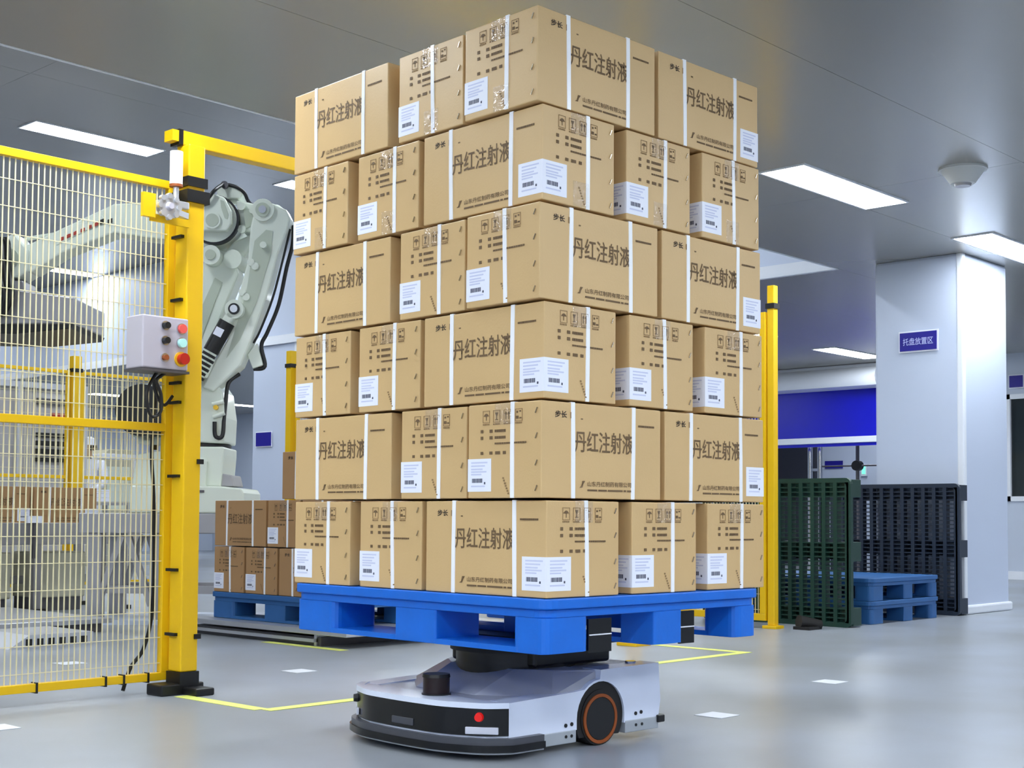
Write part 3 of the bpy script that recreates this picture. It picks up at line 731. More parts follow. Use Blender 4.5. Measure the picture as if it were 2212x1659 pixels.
def fence_post(label, loc, top, sx=0.07, sy=0.07, band=True, feet=True):
    t = thing('fence_post', label, 'fence post', loc)
    MB().box(-sx / 2, sx / 2, -sy / 2, sy / 2, 0.02, top).build('post', 'yellow', t, bevel=0.004)
    if feet: MB().box(-sx, sx, -sy, sy, 0, 0.02).build('base_plate', 'yellow', t, bevel=0.003)
    if band: MB().box(-sx / 2 - 0.008, sx / 2 + 0.008, -sy / 2 - 0.008, sy / 2 + 0.008, top - 0.155, top - 0.12).build('clamp', 'black_plastic', t)
    return t
fence_panel('wire_fence', 'yellow framed wire mesh fence panel at the left edge', (0.9, 4.875, 0), 0, 2.235)
MB().box(2.235, 2.262, -0.016, 0.016, 0.05, 2.06).build('hinge_stile', 'yellow', bpy.data.objects['wire_fence'])
for x in (1.66, 1.95, 2.03, 2.14): MB().box(x, x + 0.008, -0.02, 0.02, 0.045, 0.086).build('cable_tie', 'black_plastic', bpy.data.objects['wire_fence'])
cbl = thing('fence_cable', 'black cable tied to the inside of the left fence panel', 'cable', (3.105, 4.91, 0))
MB().tube(smooth_path([(0.0, 0.02, 1.28), (-0.012, 0.03, 1.0), (0.0, 0.03, 0.8), (0.008, 0.03, 0.5), (0.0, 0.03, 0.3), (-0.03, 0.04, 0.17), (-0.08, 0.05, 0.1), (-0.12, 0.04, 0.01)]), 0.008).build('cable', 'black_plastic', cbl, smooth=60)
MB().box(-0.015, 0.005, 0.01, 0.035, 0.99, 1.01).build('clip', 'black_plastic', cbl)
# main gate post
gp = thing('gate_post', 'thick yellow gate post with black bands beside the control box', 'fence post', (3.16, 4.79, 0))
MB().box(-0.04, 0.04, -0.045, 0.045, 0.09, 2.24).build('post', 'yellow', gp, bevel=0.006)
MB().box(-0.048, 0.048, -0.053, 0.053, 2.065, 2.105).build('band', 'black_plastic', gp)
MB().box(-0.052, 0.056, -0.057, 0.057, 2.0, 2.05).build('band', 'black_plastic', gp)
MB().box(-0.045, 0.045, -0.05, 0.05, 0.04, 0.09).build('shoe', 'black_plastic', gp)
MB().box(-0.13, 0.07, -0.05, 0.06, 0.0, 0.045).build('foot', 'black_plastic', gp, bevel=0.006)
MB().box(-0.03, 0.06, -0.14, -0.04, 0.0, 0.03).build('foot_toe', 'black_plastic', gp, bevel=0.006)
for z in (1.86, 1.6, 1.26, 1.18, 0.88, 0.5, 0.24): MB().box(-0.056, -0.036, -0.02, 0.05, z - 0.006, z + 0.006).build('cable_tie', 'black_plastic', gp)
MB().box(0.02, 0.05, -0.052, -0.04, 0.22, 0.24).build('bolt', 'black_plastic', gp)
MB().box(0.02, 0.05, -0.052, -0.04, 0.93, 0.95).build('bolt', 'black_plastic', gp)
# top beam
bm_ = thing('gate_beam', 'yellow horizontal beam from the gate post over the cell opening', 'fence beam', (3.06, 4.82, 2.243))
MB().box(0.06, 3.14, -0.03, 0.03, 0.0, 0.06).build('beam', 'yellow', bm_, bevel=0.004)
fence_post('yellow post carrying the beam end behind the carton stack', (6.16, 4.82, 0), 2.24, band=False)
MB().box(0.04, 0.06, -0.032, 0.032, -0.002, 0.062).build('end_cap', 'black_plastic', bm_)
MB().box(0.01, 0.04, -0.03, 0.03, 0.01, 0.055).build('bracket', 'yellow', bm_)
# signal tower
tw = thing('signal_tower', 'white signal tower lamp on the yellow gate post', 'signal lamp', (3.055, 4.735, 2.0))
MB().cyl((0, 0, 0.055), (0, 0, 0.19), 0.026, n=24).build('lens', 'tower_white', tw, smooth=40)
MB().cyl((0, 0, 0.045), (0, 0, 0.056), 0.027, n=24).build('collar', 'orange_ring', tw, smooth=40)
MB().cyl((0, 0, -0.03), (0, 0, 0.046), 0.012, n=16).build('stem', 'aluminium', tw, smooth=40)
MB().bar((0, 0, -0.025), (0.055, 0.0, -0.025), 0.03, 0.03).build('bracket', 'aluminium', tw, bevel=0.004)
hn = thing('siren_horn', 'round silver siren horn with ribs beside the gate post', 'siren', (2.985, 4.69, 1.945))
MB().cyl((0, 0.03, 0), (0, -0.02, 0), 0.03, 0.048, 20).build('bell', 'aluminium', hn, smooth=40)
for i in range(8):
    a = 2 * math.pi * i / 8; MB().cyl((0.043 * math.cos(a), -0.026, 0.043 * math.sin(a)), (0.043 * math.cos(a), -0.006, 0.043 * math.sin(a)), 0.011, n=10).build('rib', 'aluminium', hn, smooth=40)
MB().cyl((0, -0.02, 0), (0, -0.035, 0), 0.018, 0.012, 16).build('core', 'box_grey', hn, smooth=40)
MB().bar((0, 0.02, 0), (0.125, 0.05, -0.01), 0.024, 0.024).build('arm', 'aluminium', hn)
MB().box(-0.105, -0.05, 0.0, 0.02, -0.05, 0.045).build('mounting_plate', 'yellow', hn)
MB().box(-0.06, 0.12, 0.02, 0.03, -0.06, -0.03).build('mounting_bar', 'yellow', hn)
# control box
cb = thing('control_box', 'light grey control box with push buttons on the gate post', 'control box', (2.997, 4.76, 1.405))
MB().box(-0.105, 0.105, -0.06, 0.06, -0.105, 0.105).build('housing', 'box_grey', cb, bevel=0.006)
MB().box(-0.11, 0.11, -0.064, 0.064, -0.117, -0.107).build('base_strip', 'steel_dark', cb)
for z in (0.068, 0.008): 
    b_ = MB().cyl((-0.005, -0.06, z), (-0.005, -0.068, z), 0.019, n=24).build('button_ring', 'chrome', cb, smooth=40)
    MB().cyl((-0.005, -0.068, z), (-0.005, -0.085, z), 0.013, n=20).build('knob', 'button_black', b_, smooth=40)
b_ = MB().cyl((-0.005, -0.06, -0.06), (-0.005, -0.068, -0.06), 0.018, n=24).build('button_ring', 'chrome', cb, smooth=40)
MB().cyl((-0.005, -0.068, -0.06), (-0.005, -0.078, -0.06), 0.011, n=20).build('key_switch', 'orange_ring', b_, smooth=40)
for z, m in ((0.062, 'button_red'), (0.005, 'button_green')):
    b_ = MB().cyl((0.07, -0.06, z), (0.07, -0.068, z), 0.022, n=24).build('button_ring', 'chrome', cb, smooth=40)
    MB().cyl((0.07, -0.068, z), (0.07, -0.078, z), 0.018, n=24).build('push_button', m, b_, smooth=40)
b_ = MB().cyl((0.07, -0.06, -0.06), (0.07, -0.066, -0.06), 0.030, n=28).build('yellow_plate', 'mushroom_yellow', cb, smooth=40)
MB().cyl((0.07, -0.066, -0.06), (0.07, -0.092, -0.06), 0.021, 0.023, 28).build('stop_button', 'mushroom_red', b_, smooth=40)
MB().tube(smooth_path([(0.0, 0.0, -0.112), (-0.05, -0.01, -0.2), (-0.03, -0.01, -0.29), (0.02, 0, -0.27), (0.02, 0, -0.2), (-0.01, 0.0, -0.14)]), 0.007).build('cable', 'black_plastic', cb, smooth=60)
MB().tube(smooth_path([(0.04, 0.0, -0.112), (0.0, 0.02, -0.16), (0.05, 0.03, -0.24), (0.1, 0.04, -0.2)]), 0.007).build('cable', 'black_plastic', cb, smooth=60)
# right side of the cell
fence_post('yellow fence post right of the carton stack', (7.785, 4.93, 0), 2.275, 0.052, 0.052)
fence_panel('wire_fence', 'yellow wire fence panel seen edge on beside the right post', (7.77, 4.965, 0), HP, 2.46, rails=(1.08,), frame=0.045)
fence_panel('wire_fence', 'yellow wire fence panel on the right side of the cell, hidden by the stack', (7.77, 7.5, 0), HP, 2.5)
fence_post('yellow fence post behind the robot beside the tall stack', (7.75, 10.06, 0), 2.24)
ft = thing('rubber_stop', 'black rubber floor stop beside the right fence post', 'floor stop', (7.86, 4.74, 0))
MB().cyl((-0.02, 0.03, 0.05), (0.12, -0.05, 0.03), 0.045, 0.03, 16).build('wedge', 'rubber', ft, smooth=40)
MB().box(-0.04, 0.12, -0.06, 0.06, 0, 0.02).build('foot', 'rubber', ft)
# back of the cell
fence_post('yellow fence post seen through the left wire fence', (6.66, 12.0, 0), 2.24, 0.09, 0.09)
fence_panel('wire_fence', 'yellow wire fence panel at the back of the cell, left of its post', (3.9, 12.0, 0), 0, 2.7, pitch=0.05)
fence_panel('wire_fence', 'yellow wire fence panel at the back of the cell, right of its post', (6.72, 12.0, 0), 0, 0.98, pitch=0.05)

# ------------------------------------------------------------------ palletising robot
RS = 9.4 / FPX
RB = (5.384, 8.0)
RZ = math.atan2(-math.cos(YAW), math.sin(YAW))
def K(px, py): return ((px - 430) * RS, CAM_H + (1113.8 - py) * RS - 0.735)   # drawing units of the arm, 1 unit = 3.2 mm
ped = thing('robot_pedestal', 'grey steel stand under the palletising robot', 'stand', (RB[0], RB[1], 0), RZ)
MB().box(-0.72, 0.34, -0.33, 0.33, 0.6, 0.733).build('top_plate', 'steel', ped, bevel=0.006)
for x, y in ((-0.62, -0.26), (-0.62, 0.26), (-0.2, -0.26), (-0.2, 0.26), (0.24, -0.26), (0.24, 0.26)):
    MB().box(x - 0.05, x + 0.05, y - 0.05, y + 0.05, 0.03, 0.6).build('leg', 'steel', ped, bevel=0.004)
for y in (-0.26, 0.26):
    MB().bar((-0.6, y - 0.02, 0.12), (-0.44, y - 0.02, 0.58), 0.05, 0.04).build('brace', 'steel', ped)
    MB().bar((-0.24, y - 0.02, 0.12), (-0.4, y - 0.02, 0.58), 0.05, 0.04).build('brace', 'steel', ped)
    MB().box(-0.6, 0.24, y - 0.03, y + 0.03, 0.2, 0.25).build('cross_beam', 'steel', ped)
MB().box(-0.78, 0.4, -0.4, 0.4, 0, 0.03).build('base_plate', 'wall_panel', ped)

rb = thing('palletising_robot', 'pale green white palletising robot arm behind the yellow gate post', 'robot', (RB[0], RB[1], 0.735), RZ)
def Kp(*pts): return [K(*p) for p in pts]
def arm(name, pts, y0, y1, m='robot_paint', bevel=0.012, parent=None, smooth=0): return MB().prism(Kp(*pts), 'y', y0, y1).build(name, m, parent or rb, bevel=bevel, smooth=smooth)
def disc(name, px, py, r, y0, y1, m='robot_paint', parent=None, r1=None):
    x, z = K(px, py); return MB().cyl((x, y0, z), (x, y1, z), r * RS, None if r1 is None else r1 * RS, 32).build(name, m, parent or rb, smooth=40)
base = arm('base', [(306, 1109), (546, 1109), (546, 1066), (540, 1056), (496, 1052), (306, 1052)], -0.3, 0.3)
x, z = K(452, 1063); MB().box(x - 0.035, x + 0.035, -0.306, -0.3, z - 0.008, z + 0.008).build('name_plate', 'steel_dark', base)
arm('connector_box', [(488, 1052), (520, 1052), (514, 1028), (488, 1024)], -0.2, 0.1, 'steel', 0.006, base)
arm('column', [(362, 1053), (492, 1053), (497, 985), (497, 968), (362, 968)], -0.22, 0.22)
arm('column_shell', [(372, 1054), (462, 1054), (464, 1000), (458, 992), (372, 992)], -0.25, -0.2, 'robot_paint', 0.01)
x, z = K(430, 968); MB().cyl((x, 0, z), (x, 0, z + 0.02), 0.215, n=40).build('swivel_seal', 'black_plastic', rb, smooth=40)
tur = arm('turret', [(362, 960), (496, 960), (498, 905), (490, 850), (470, 822), (402, 815), (366, 850)], -0.19, 0.2)
arm('turret_rib', [(420, 960), (446, 960), (400, 860), (390, 860)], -0.205, -0.19, 'robot_paint', 0.004, tur)
disc('pivot_cap', 412, 856, 17, -0.23, -0.18, 'robot_paint'); disc('pivot_ring', 412, 856, 10, -0.24, -0.22, 'black_plastic')
arm('warning_label', [(418, 882), (433, 882), (433, 893), (418, 893)], -0.195, -0.19, 'black_plastic', 0, tur)
# motor drum on the left
x, z = K(326, 893)
MB().cyl((x, -0.28, z), (x, 0.1, z), 0.175, n=40).build('motor_drum', 'black_plastic', rb, smooth=40)
MB().ring((x, -0.10, z), (0, 1, 0), 0.195, 0.165, 0.2, 40).build('motor_housing', 'robot_paint', rb, smooth=40)
arm('motor_bracket', [(300, 960), (368, 965), (372, 850), (330, 830)], -0.1, 0.15, 'robot_paint', 0.01)
arm('side_cover', [(300, 1053), (366, 1053), (366, 975), (312, 985)], -0.2, 0.15, 'robot_paint', 0.01)
# lower arm
la = arm('lower_arm', [(385, 860), (432, 850), (470, 700), (513, 590), (500, 545), (455, 535), (438, 560), (420, 660), (388, 780)], -0.06, 0.14)
arm('lower_arm_recess', [(424, 760), (446, 700), (478, 610), (462, 600), (436, 660), (418, 740)], -0.068, -0.06, 'robot_shade', 0, la)  # flat plate, recess shade painted by the darker colour
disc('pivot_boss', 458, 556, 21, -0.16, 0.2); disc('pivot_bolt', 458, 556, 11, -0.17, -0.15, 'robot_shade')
x, z = K(500, 560); x2, z2 = K(515, 556)
MB().cyl((x, -0.08, z), (x2, 0.22, z2), 0.066, n=24).build('pivot_tube', 'robot_paint', rb, smooth=40)
arm('elbow_web', [(480, 575), (520, 560), (548, 515), (545, 500), (500, 520), (478, 545)], -0.04, 0.1)
# elbow joint
disc('elbow_joint', 462, 478, 52, -0.12, 0.26)
x, z = K(462, 478); MB().ring((x, -0.13, z), (0, 1, 0), 53.5 * RS, 49 * RS, 0.05, 48).build('joint_seam', 'black_plastic', rb, smooth=40)
jf = arm('joint_face', [(425, 465), (440, 440), (462, 424), (486, 432), (502, 462), (503, 490), (492, 505), (424, 505)], -0.17, -0.1)
disc('bearing_cup', 462, 483, 18, -0.185, -0.15, 'robot_paint', jf); disc('bearing_cap', 462, 483, 14, -0.188, -0.18, 'robot_shade', jf)
arm('face_slot', [(478, 438), (486, 441), (496, 470), (494, 480), (488, 478), (480, 455)], -0.173, -0.168, 'robot_shade', 0, jf)
arm('joint_motor', [(462, 425), (512, 428), (520, 415), (505, 400), (468, 396), (462, 405)], -0.05, 0.15, 'robot_paint', 0.01)
disc('cable_gland', 480, 398, 8, -0.08, 0.02, 'steel_dark')
arm('fork_plate', [(505, 432), (530, 436), (560, 443), (596, 440), (612, 452), (600, 468), (585, 495), (548, 502), (520, 500), (512, 470)], -0.08, 0.1)
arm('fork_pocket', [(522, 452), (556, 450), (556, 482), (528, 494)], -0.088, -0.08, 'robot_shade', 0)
for (px, py) in ((518, 446), (520, 496)): disc('bolt_pad', px, py, 9, -0.1, -0.07)
disc('fork_nut', 543, 456, 7, -0.11, -0.08)
disc('rear_pivot', 573, 464, 24, -0.24, 0.1); disc('rear_pivot_cup', 573, 464, 15, -0.25, -0.23, 'robot_shade'); disc('rear_pivot_bolt', 573, 464, 8, -0.258, -0.24, 'aluminium')
# rear link
rl = arm('rear_link', [(550, 480), (556, 455), (592, 448), (622, 462), (631, 480), (624, 508), (606, 557), (582, 653), (552, 742), (530, 796), (472, 852), (450, 842), (476, 784), (500, 740), (524, 641), (542, 569), (546, 500)], -0.22, -0.06)
arm('link_recess', [(556, 530), (580, 506), (594, 508), (590, 560), (562, 660), (528, 740), (500, 780), (540, 640)], -0.226, -0.22, 'robot_shade', 0, rl)['label'] = 'link recess with its shade put into the colour'
for (px, py) in ((549, 576), (558, 584), (532, 640), (540, 650)): disc('bolt_pad', px, py, 8, -0.235, -0.2)
disc('side_peg', 576, 540, 7, -0.26, -0.2)
arm('link_hook', [(540, 770), (560, 745), (574, 792), (552, 800)], -0.16, -0.1, 'robot_paint', 0.005)
disc('balancer_pivot', 518, 678, 20, -0.28, -0.2); disc('balancer_pivot_ring', 518, 678, 12, -0.29, -0.27, 'black_plastic'); disc('balancer_pivot_bolt', 518, 678, 8, -0.295, -0.28, 'aluminium')
arm('balancer_head', [(488, 706), (506, 716), (520, 694), (504, 680)], -0.28, -0.2)
def cylp(a, b, r, y, name, m, par=None):
    (x0, z0), (x1, z1) = K(*a), K(*b); return MB().cyl((x0, y, z0), (x1, y, z1), r * RS, n=24).build(name, m, par or rb, smooth=40)
bl = cylp((502, 705), (468, 768), 17, -0.25, 'balancer_cylinder', 'black_plastic')
arm('balancer_label', [(484, 716), (500, 724), (492, 740), (476, 732)], -0.308, -0.304, 'paper', 0, bl)
for i in range(7):
    f = i / 6.0; cx, cy = 466 - f * 30, 772 + f * 54
    cylp((cx, cy), (cx - 3, cy + 5.4), 15 + (i % 2) * 2, -0.25, 'bellows', 'rubber', bl)
arm('balancer_foot', [(418, 826), (440, 842), (450, 852), (420, 850)], -0.28, -0.2)
# upper arm reaching left
ua = arm('upper_arm', [(440, 420), (400, 418), (300, 436), (240, 440), (112, 502), (50, 533), (30, 545), (46, 590), (66, 590), (130, 548), (242, 503), (300, 512), (420, 525), (440, 520)], -0.06, 0.14)
arm('upper_arm_plate', [(112, 508), (215, 466), (222, 478), (118, 532)], -0.066, -0.06, 'robot_paint', 0.002, ua)
for i in range(6):
    cx = 125 + i * 15; cy = 524 - i * 6.6
    arm('red_letter', [(cx, cy), (cx + 9, cy - 4), (cx + 9, cy - 11), (cx + 4, cy - 10), (cx, cy - 7)], -0.07, -0.066, 'red_text', 0, ua)
arm('black_label', [(208, 488), (220, 483), (220, 473), (208, 478)], -0.07, -0.066, 'black_plastic', 0, ua)
arm('black_label', [(228, 486), (238, 482), (238, 472), (228, 476)], -0.07, -0.066, 'black_plastic', 0, ua)
cylp((24, 505), (420, 436), 4.5, 0.16, 'parallel_rod', 'robot_paint')
# wrist, cables and gripper
arm('wrist', [(5, 520), (28, 505), (60, 545), (58, 590), (36, 604), (4, 600)], -0.08, 0.16)
disc('wrist_flange', 22, 560, 18, -0.1, -0.06, 'robot_shade')
x, z = K(22, 604); MB().cyl((x, 0.04, z), (x, 0.04, z - 0.12), 0.07, n=24).build('wrist_shaft', 'steel_dark', rb, smooth=40)
gr = arm('gripper_body', [(-120, 645), (60, 640), (150, 652), (180, 655), (180, 712), (-120, 716)], -0.28, 0.42, 'steel', 0.01)
arm('gripper_rim', [(-120, 716), (180, 712), (176, 722), (60, 734), (-120, 732)], -0.29, 0.43, 'black_plastic', 0.004, gr)
arm('gripper_neck', [(-10, 640), (55, 636), (50, 610), (0, 610)], -0.08, 0.16, 'steel', 0.008)
arm('valve_block', [(4, 625), (30, 622), (32, 668), (18, 672)], -0.36, -0.29, 'paper', 0.004)
for d in (0, 10, 20):
    pts = [(-30 + d, 540, -0.12), (5 + d, 530, -0.2), (18 + d, 580, -0.26), (34 + d, 625, -0.34), (44 + d * 0.6, 660, -0.36), (30 + d * 0.5, 690, -0.34), (5, 700, -0.31)]
    MB().tube(smooth_path([(K(a, b)[0], y, K(a, b)[1]) for a, b, y in pts]), 0.022).build('cable', 'black_plastic', rb, smooth=60)
def kcable(pts, r): MB().tube(smooth_path([(K(a, b)[0], y, K(a, b)[1]) for a, b, y in pts]), r).build('cable', 'black_plastic', rb, smooth=60)
kcable([(484, 396, -0.05), (505, 402, -0.06), (522, 414, -0.06), (534, 436, -0.05), (560, 446, 0.02)], 0.013)
kcable([(476, 398, -0.08), (466, 420, -0.19), (450, 442, -0.2), (428, 455, -0.18), (400, 460, -0.15)], 0.013)
kcable([(632, 488, -0.1), (630, 530, -0.1), (618, 580, -0.1), (602, 660, -0.1), (580, 720, -0.12), (568, 750, -0.13), (576, 794, -0.13), (552, 800, -0.13)], 0.014)
kcable([(628, 500, -0.16), (612, 570, -0.16), (592, 650, -0.16), (566, 720, -0.16), (552, 745, -0.15)], 0.008)
kcable([(520, 810, -0.1), (500, 830, -0.14), (496, 868, -0.16), (494, 905, -0.18), (492, 945, -0.2), (478, 945, -0.21), (476, 915, -0.21)], 0.014)
for (a, b) in (((470, 878), (494, 872)), ((472, 905), (496, 896))): cylp(a, b, 5, -0.2, 'cable_clamp', 'robot_paint')
disc('yellow_gland', 478, 885, 5, -0.22, -0.18, 'mushroom_yellow')

# ------------------------------------------------------------------ stored pallets on the right
def grid_pallet(label, loc, m):
    """stands on edge: face towards -x, runs along +y 1.2 m, 1.0 m tall, 0.14 thick along +x"""
    t = thing('plastic_pallet', label, 'pallet', loc)
    W_, H_, T_ = 1.2, 1.0, 0.145
    g = MB()
    n = 13
    for i in range(n + 1): y = 0.03 + i * (W_ - 0.06) / n; g.box(0, 0.06, y - 0.014, y + 0.014, 0.03, H_ - 0.03)
    n = 30
    for i in range(n + 1): z = 0.03 + i * (H_ - 0.06) / n; g.box(0.006, 0.055, 0.03, W_ - 0.03, z - 0.0045, z + 0.0045)
    o = g.build('deck_lattice', m, t); o['kind'] = 'stuff'
    fr = rrect(0, W_, 0, H_, 0.04)
    inn = rrect(0.03, W_ - 0.03, 0.03, H_ - 0.03, 0.03)
    q = MB(); nn = len(fr)
    q._add([(0, a, b) for a, b in fr] + [(0.035, a, b) for a, b in fr] + [(0, a, b) for a, b in inn] + [(0.035, a, b) for a, b in inn],
           [(i, (i + 1) % nn, nn + (i + 1) % nn, nn + i) for i in range(nn)] + [(2 * nn + i, 2 * nn + (i + 1) % nn, 3 * nn + (i + 1) % nn, 3 * nn + i) for i in range(nn)] +
           [(i, (i + 1) % nn, 2 * nn + (i + 1) % nn, 2 * nn + i) for i in range(nn)] + [(nn + i, nn + (i + 1) % nn, 3 * nn + (i + 1) % nn, 3 * nn + i) for i in range(nn)])
    q.build('deck_frame', m, t)
    for z0, z1 in ((0.01, 0.13), (0.44, 0.57), (0.87, 0.99)):
        for y0, y1 in ((0.0, 0.15), (0.5, 0.7), (1.05, 1.2)):
            MB().box(0.035, T_, y0 + 0.002, y1 - 0.002, z0, z1).build('block', m, t, bevel=0.003)
        MB().box(T_ - 0.025, T_ - 0.002, 0.02, W_ - 0.02, z0 + 0.01, z1 - 0.01).build('runner', m, t)
    return t
grid_pallet('dark green slatted plastic pallet standing on edge right of the fence post', (8.2, 4.59, 0), 'pallet_green')
grid_pallet('dark slate slatted plastic pallet standing on edge against the white pillar', (9.85, 4.6, 0), 'pallet_black')
make_pallet('dull blue pallet on the floor, lower of the two between the standing pallets', (8.57, 4.64, 0.002), 0, 'pallet_blue_old')
make_pallet('dull blue pallet on top of another between the standing pallets', (8.57, 4.64, 0.161), 0, 'pallet_blue_old')

# ------------------------------------------------------------------ line equipment behind the fence on the left
cv = thing('roller_conveyor', 'grey roller conveyor on slim legs behind the wire fence', 'conveyor', (2.6, 9.75, 0))
for y in (-0.32, 0.32): MB().box(0, 3.2, y - 0.03, y + 0.03, 0.5, 0.66).build('side_frame', 'steel', cv, bevel=0.004)
for i in range(26): MB().cyl((0.08 + i * 0.122, -0.29, 0.625), (0.08 + i * 0.122, 0.29, 0.625), 0.025, n=10).build('roller', 'aluminium', cv, smooth=40)
for x in (0.3, 1.45, 2.35, 3.05):
    for y in (-0.32, 0.32):
        MB().box(x - 0.03, x + 0.03, y - 0.03, y + 0.03, 0.03, 0.5).build('leg', 'steel', cv)
        MB().box(x - 0.06, x + 0.06, y - 0.06, y + 0.06, 0.0, 0.03).build('foot', 'black_plastic', cv)
MB().box(0.2, 3.1, -0.02, 0.02, 0.2, 0.26).build('stretcher', 'steel', cv)
for i, (x, l) in enumerate(((4.72, 'brown carton on the roller conveyor nearest the left edge'), (5.27, 'brown carton on the roller conveyor beside the fence post'))):
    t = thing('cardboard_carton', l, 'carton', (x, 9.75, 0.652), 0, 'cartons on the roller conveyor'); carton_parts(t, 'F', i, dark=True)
se = MB().box(2.24, 2.36, -0.40, -0.36, 0.66, 0.71).build('sensor_head', 'paper', cv); MB().box(2.29, 2.31, -0.39, -0.37, 0.4, 0.66).build('sensor_bracket', 'steel_dark', se)
for x in (2.02, 2.62):
    d_ = MB().box(x - 0.2, x + 0.2, -0.2, 0.2, 0.1, 0.44).build('drive_cover', 'beige', cv, bevel=0.01); MB().box(x - 0.18, x + 0.18, -0.18, 0.18, 0, 0.1).build('plinth', 'steel_dark', d_)
mc = thing('machine_enclosure', 'large grey machine enclosure with clear panels behind the fence', 'machine', (6.1, 13.4, 0))
MB().box(0, 1.52, 0.1, 1.0, 0, 2.1).build('body', 'acrylic', mc)
for z in (0.0, 0.95, 2.05): MB().box(0, 1.52, 0.05, 0.1, z, z + 0.06).build('frame_bar', 'aluminium', mc)
for x in (0.0, 0.72, 1.46): MB().box(x, x + 0.06, 0.05, 0.1, 0.06, 2.05).build('frame_bar', 'aluminium', mc)
for i in range(4): MB().box(0.95, 1.28, 0.07, 0.1, 1.28 + i * 0.085, 1.33 + i * 0.085).build('vent', 'black_plastic', mc)
MB().box(1.12, 1.32, 0.06, 0.1, 1.72, 1.8).build('red_plate', 'red_text', mc)
MB().box(0.95, 1.4, 0.07, 0.1, 1.88, 1.95).build('vent', 'steel_dark', mc)
wm = thing('wrapping_machine', 'pale machine with a white sloped hood behind the worker', 'machine', (10.0, 17.2, 0))
MB().prism([(0, 0.0), (0.5, 0), (0.5, 1.58), (0.42, 1.64), (0.08, 1.64), (0, 1.56)], 'y', 0, 0.45).build('body', 'beige', wm, bevel=0.01)
MB().box(-0.01, 0.5, -0.02, 0.45, 1.5, 1.58).build('hood', 'trim_white', wm, bevel=0.01)
MB().box(0.46, 0.52, -0.02, 0.0, 0.7, 1.5).build('light_strip', 'trim_white', wm)
MB().box(0.06, 0.42, -0.012, 0, 0.8, 1.4).build('front_panel', 'robot_paint', wm, bevel=0.004)
MB().bar((-0.3, 0.1, 1.2), (0.02, 0.1, 0.86), 0.04, 0.04).build('chute_bar', 'steel_dark', wm)
lp = thing('lift_plate', 'low steel pallet plate on the floor behind the wire fence', 'steel plate', (3.4, 7.6, 0))
MB().box(0, 1.1, 0, 1.35, 0.055, 0.085).build('plate', 'aluminium', lp, bevel=0.004)
MB().box(0.04, 1.06, 0.04, 1.31, 0, 0.055).build('base', 'steel_dark', lp)
sl = thing('slotted_ramp', 'white ramp with dark slots on the floor at the left edge', 'ramp', (3.5, 6.95, 0))
MB().prism([(0, 0), (0.5, 0), (0.5, 0.07), (0.12, 0.07)], 'y', 0, 0.5).build('ramp', 'aluminium', sl)
for i in range(6): MB().box(0.1 + i * 0.065, 0.135 + i * 0.065, -0.004, 0.01, 0.012, 0.05).build('slot', 'black_plastic', sl)
tb = thing('work_table', 'small table with paper sheets in front of the worker', 'table', (8.55, 15.0, 0))
MB().box(-0.4, 0.4, -0.3, 0.3, 0.84, 0.88).build('top', 'steel', tb)
for x in (-0.36, 0.36):
    for y in (-0.26, 0.26): MB().box(x - 0.02, x + 0.02, y - 0.02, y + 0.02, 0, 0.84).build('leg', 'steel', tb)
pb = thing('paper_stack', 'stack of white paper labels on the work table', 'paper', (8.55, 14.95, 0.88))
for i in range(3): MB().box(-0.17, 0.17, -0.12, 0.12, 0.05 * i, 0.05 * i + 0.046).build('ream', 'paper', pb)

# worker
pr = thing('person', 'person in white coveralls and white cap standing behind the fence', 'person', (8.95, 15.75, 0), math.radians(-60))
def skin_mesh(joints, edges):
    me = bpy.data.meshes.new('body'); me.from_pydata([j[:3] for j in joints], edges, [])
    o = bpy.data.objects.new('body', me); COL.objects.link(o)
    md = o.modifiers.new('skin', 'SKIN'); md.use_smooth_shade = True
    for v, j in zip(me.skin_vertices[0].data, joints): v.radius = (j[3], j[4] if len(j) > 4 else j[3])
    me.skin_vertices[0].data[0].use_root = True
    s = o.modifiers.new('sub', 'SUBSURF'); s.levels = 2; s.render_levels = 2
    dg = bpy.context.evaluated_depsgraph_get(); dg.update()
    out = bpy.data.meshes.new_from_object(o.evaluated_get(dg)); bpy.data.objects.remove(o); bpy.data.meshes.remove(me)
    return out
J = [(0, 0, 0.93, 0.15, 0.11), (0, 0, 1.12, 0.14, 0.10), (0, 0, 1.32, 0.16, 0.11), (0, 0, 1.43, 0.07, 0.06), (0, -0.02, 1.50, 0.05), (0, -0.03, 1.56, 0.075, 0.085), (0, -0.02, 1.63, 0.07, 0.08),
     (-0.19, 0, 1.37, 0.065), (-0.25, -0.06, 1.12, 0.05), (-0.14, -0.27, 1.02, 0.04), (-0.10, -0.34, 1.0, 0.03),
     (0.19, 0, 1.37, 0.065), (0.26, -0.05, 1.12, 0.05), (0.16, -0.26, 1.00, 0.04), (0.12, -0.33, 0.98, 0.03),
     (-0.10, 0, 0.86, 0.10), (-0.11, -0.01, 0.48, 0.075), (-0.11, 0.02, 0.09, 0.05), (-0.11, -0.14, 0.045, 0.042),
     (0.10, 0, 0.86, 0.10), (0.11, -0.01, 0.48, 0.075), (0.11, 0.02, 0.09, 0.05), (0.11, -0.14, 0.045, 0.042)]
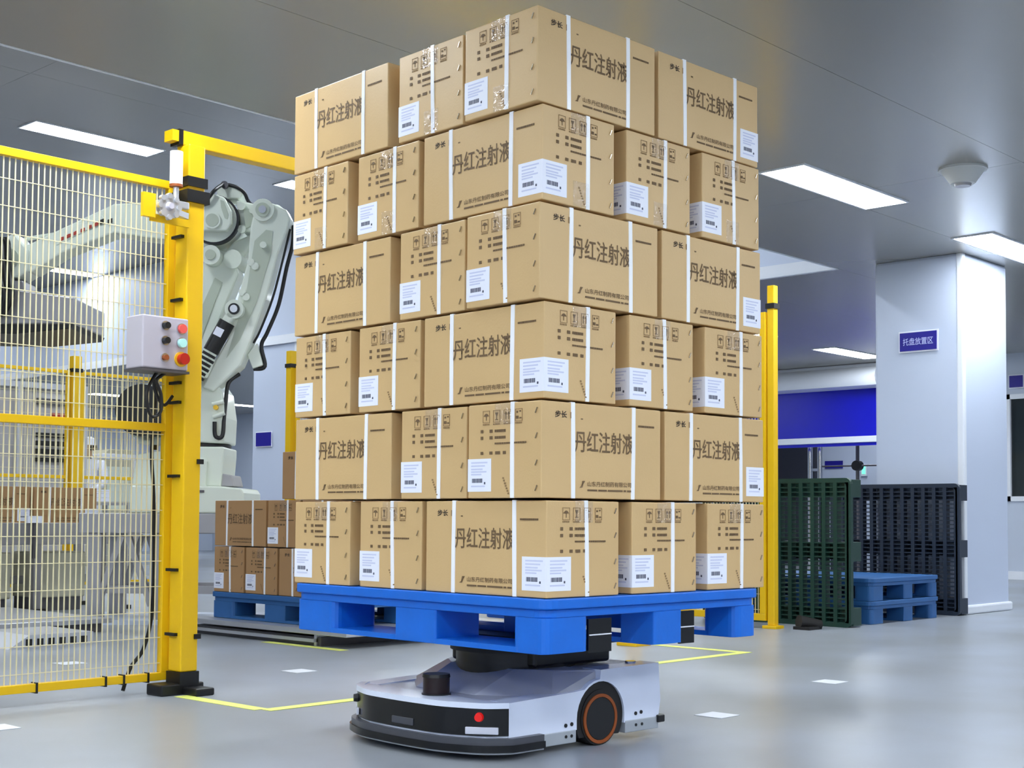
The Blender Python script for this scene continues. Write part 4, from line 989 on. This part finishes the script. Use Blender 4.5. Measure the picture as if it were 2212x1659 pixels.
Ed = [(0, 1), (1, 2), (2, 3), (3, 4), (4, 5), (5, 6), (2, 7), (7, 8), (8, 9), (9, 10), (2, 11), (11, 12), (12, 13), (13, 14), (0, 15), (15, 16), (16, 17), (17, 18), (0, 19), (19, 20), (20, 21), (21, 22)]
bme = skin_mesh(J, Ed)
bme.materials.clear(); bme.materials.append(MATS['coverall']); bme.materials.append(MATS['skin'])
for p_ in bme.polygons:
    c = p_.center
    p_.material_index = 1 if (c.z > 1.46 or c.y < -0.295) and c.z > 0.3 else 0
bo = put('body', bme, pr)
for s in (-1, 1):
    for k in range(4): MB().tube([(s * 0.11 + (k - 1.5) * 0.014, -0.34, 1.0), (s * 0.10 + (k - 1.5) * 0.014, -0.375 - 0.006 * (k in (1, 2)), 0.995), (s * 0.095 + (k - 1.5) * 0.013, -0.40 - 0.01 * (k in (1, 2)), 0.975)], [0.009, 0.008, 0.006]).build('finger', 'skin', pr, smooth=60)
    MB().tube([(s * 0.085, -0.33, 1.0), (s * 0.06, -0.36, 1.0), (s * 0.055, -0.38, 0.985)], [0.01, 0.009, 0.007]).build('thumb', 'skin', pr, smooth=60)
    MB().cyl((s * 0.078, -0.02, 1.555), (s * 0.09, -0.015, 1.555), 0.026, 0.02, 12).build('ear', 'skin', pr, smooth=60)
    MB().cyl((s * 0.03, -0.108, 1.575), (s * 0.03, -0.116, 1.575), 0.011, 0.009, 10).build('eye', 'hair', pr, smooth=60)
MB().cyl((0, -0.11, 1.565), (0, -0.135, 1.54), 0.008, 0.015, 10).build('nose', 'skin', pr, smooth=60)
MB().box(-0.022, 0.022, -0.118, -0.108, 1.505, 1.512).build('mouth', 'red_text', pr)
MB().cyl((0, -0.01, 1.60), (0, -0.005, 1.68), 0.094, 0.085, 24).cyl((0, -0.005, 1.68), (0, -0.005, 1.71), 0.085, 0.04, 24).build('cap', 'coverall', pr, smooth=50)
MB().cyl((0, 0.02, 1.545), (0, 0.012, 1.602), 0.097, 0.098, 24).build('hair', 'hair', pr, smooth=50)
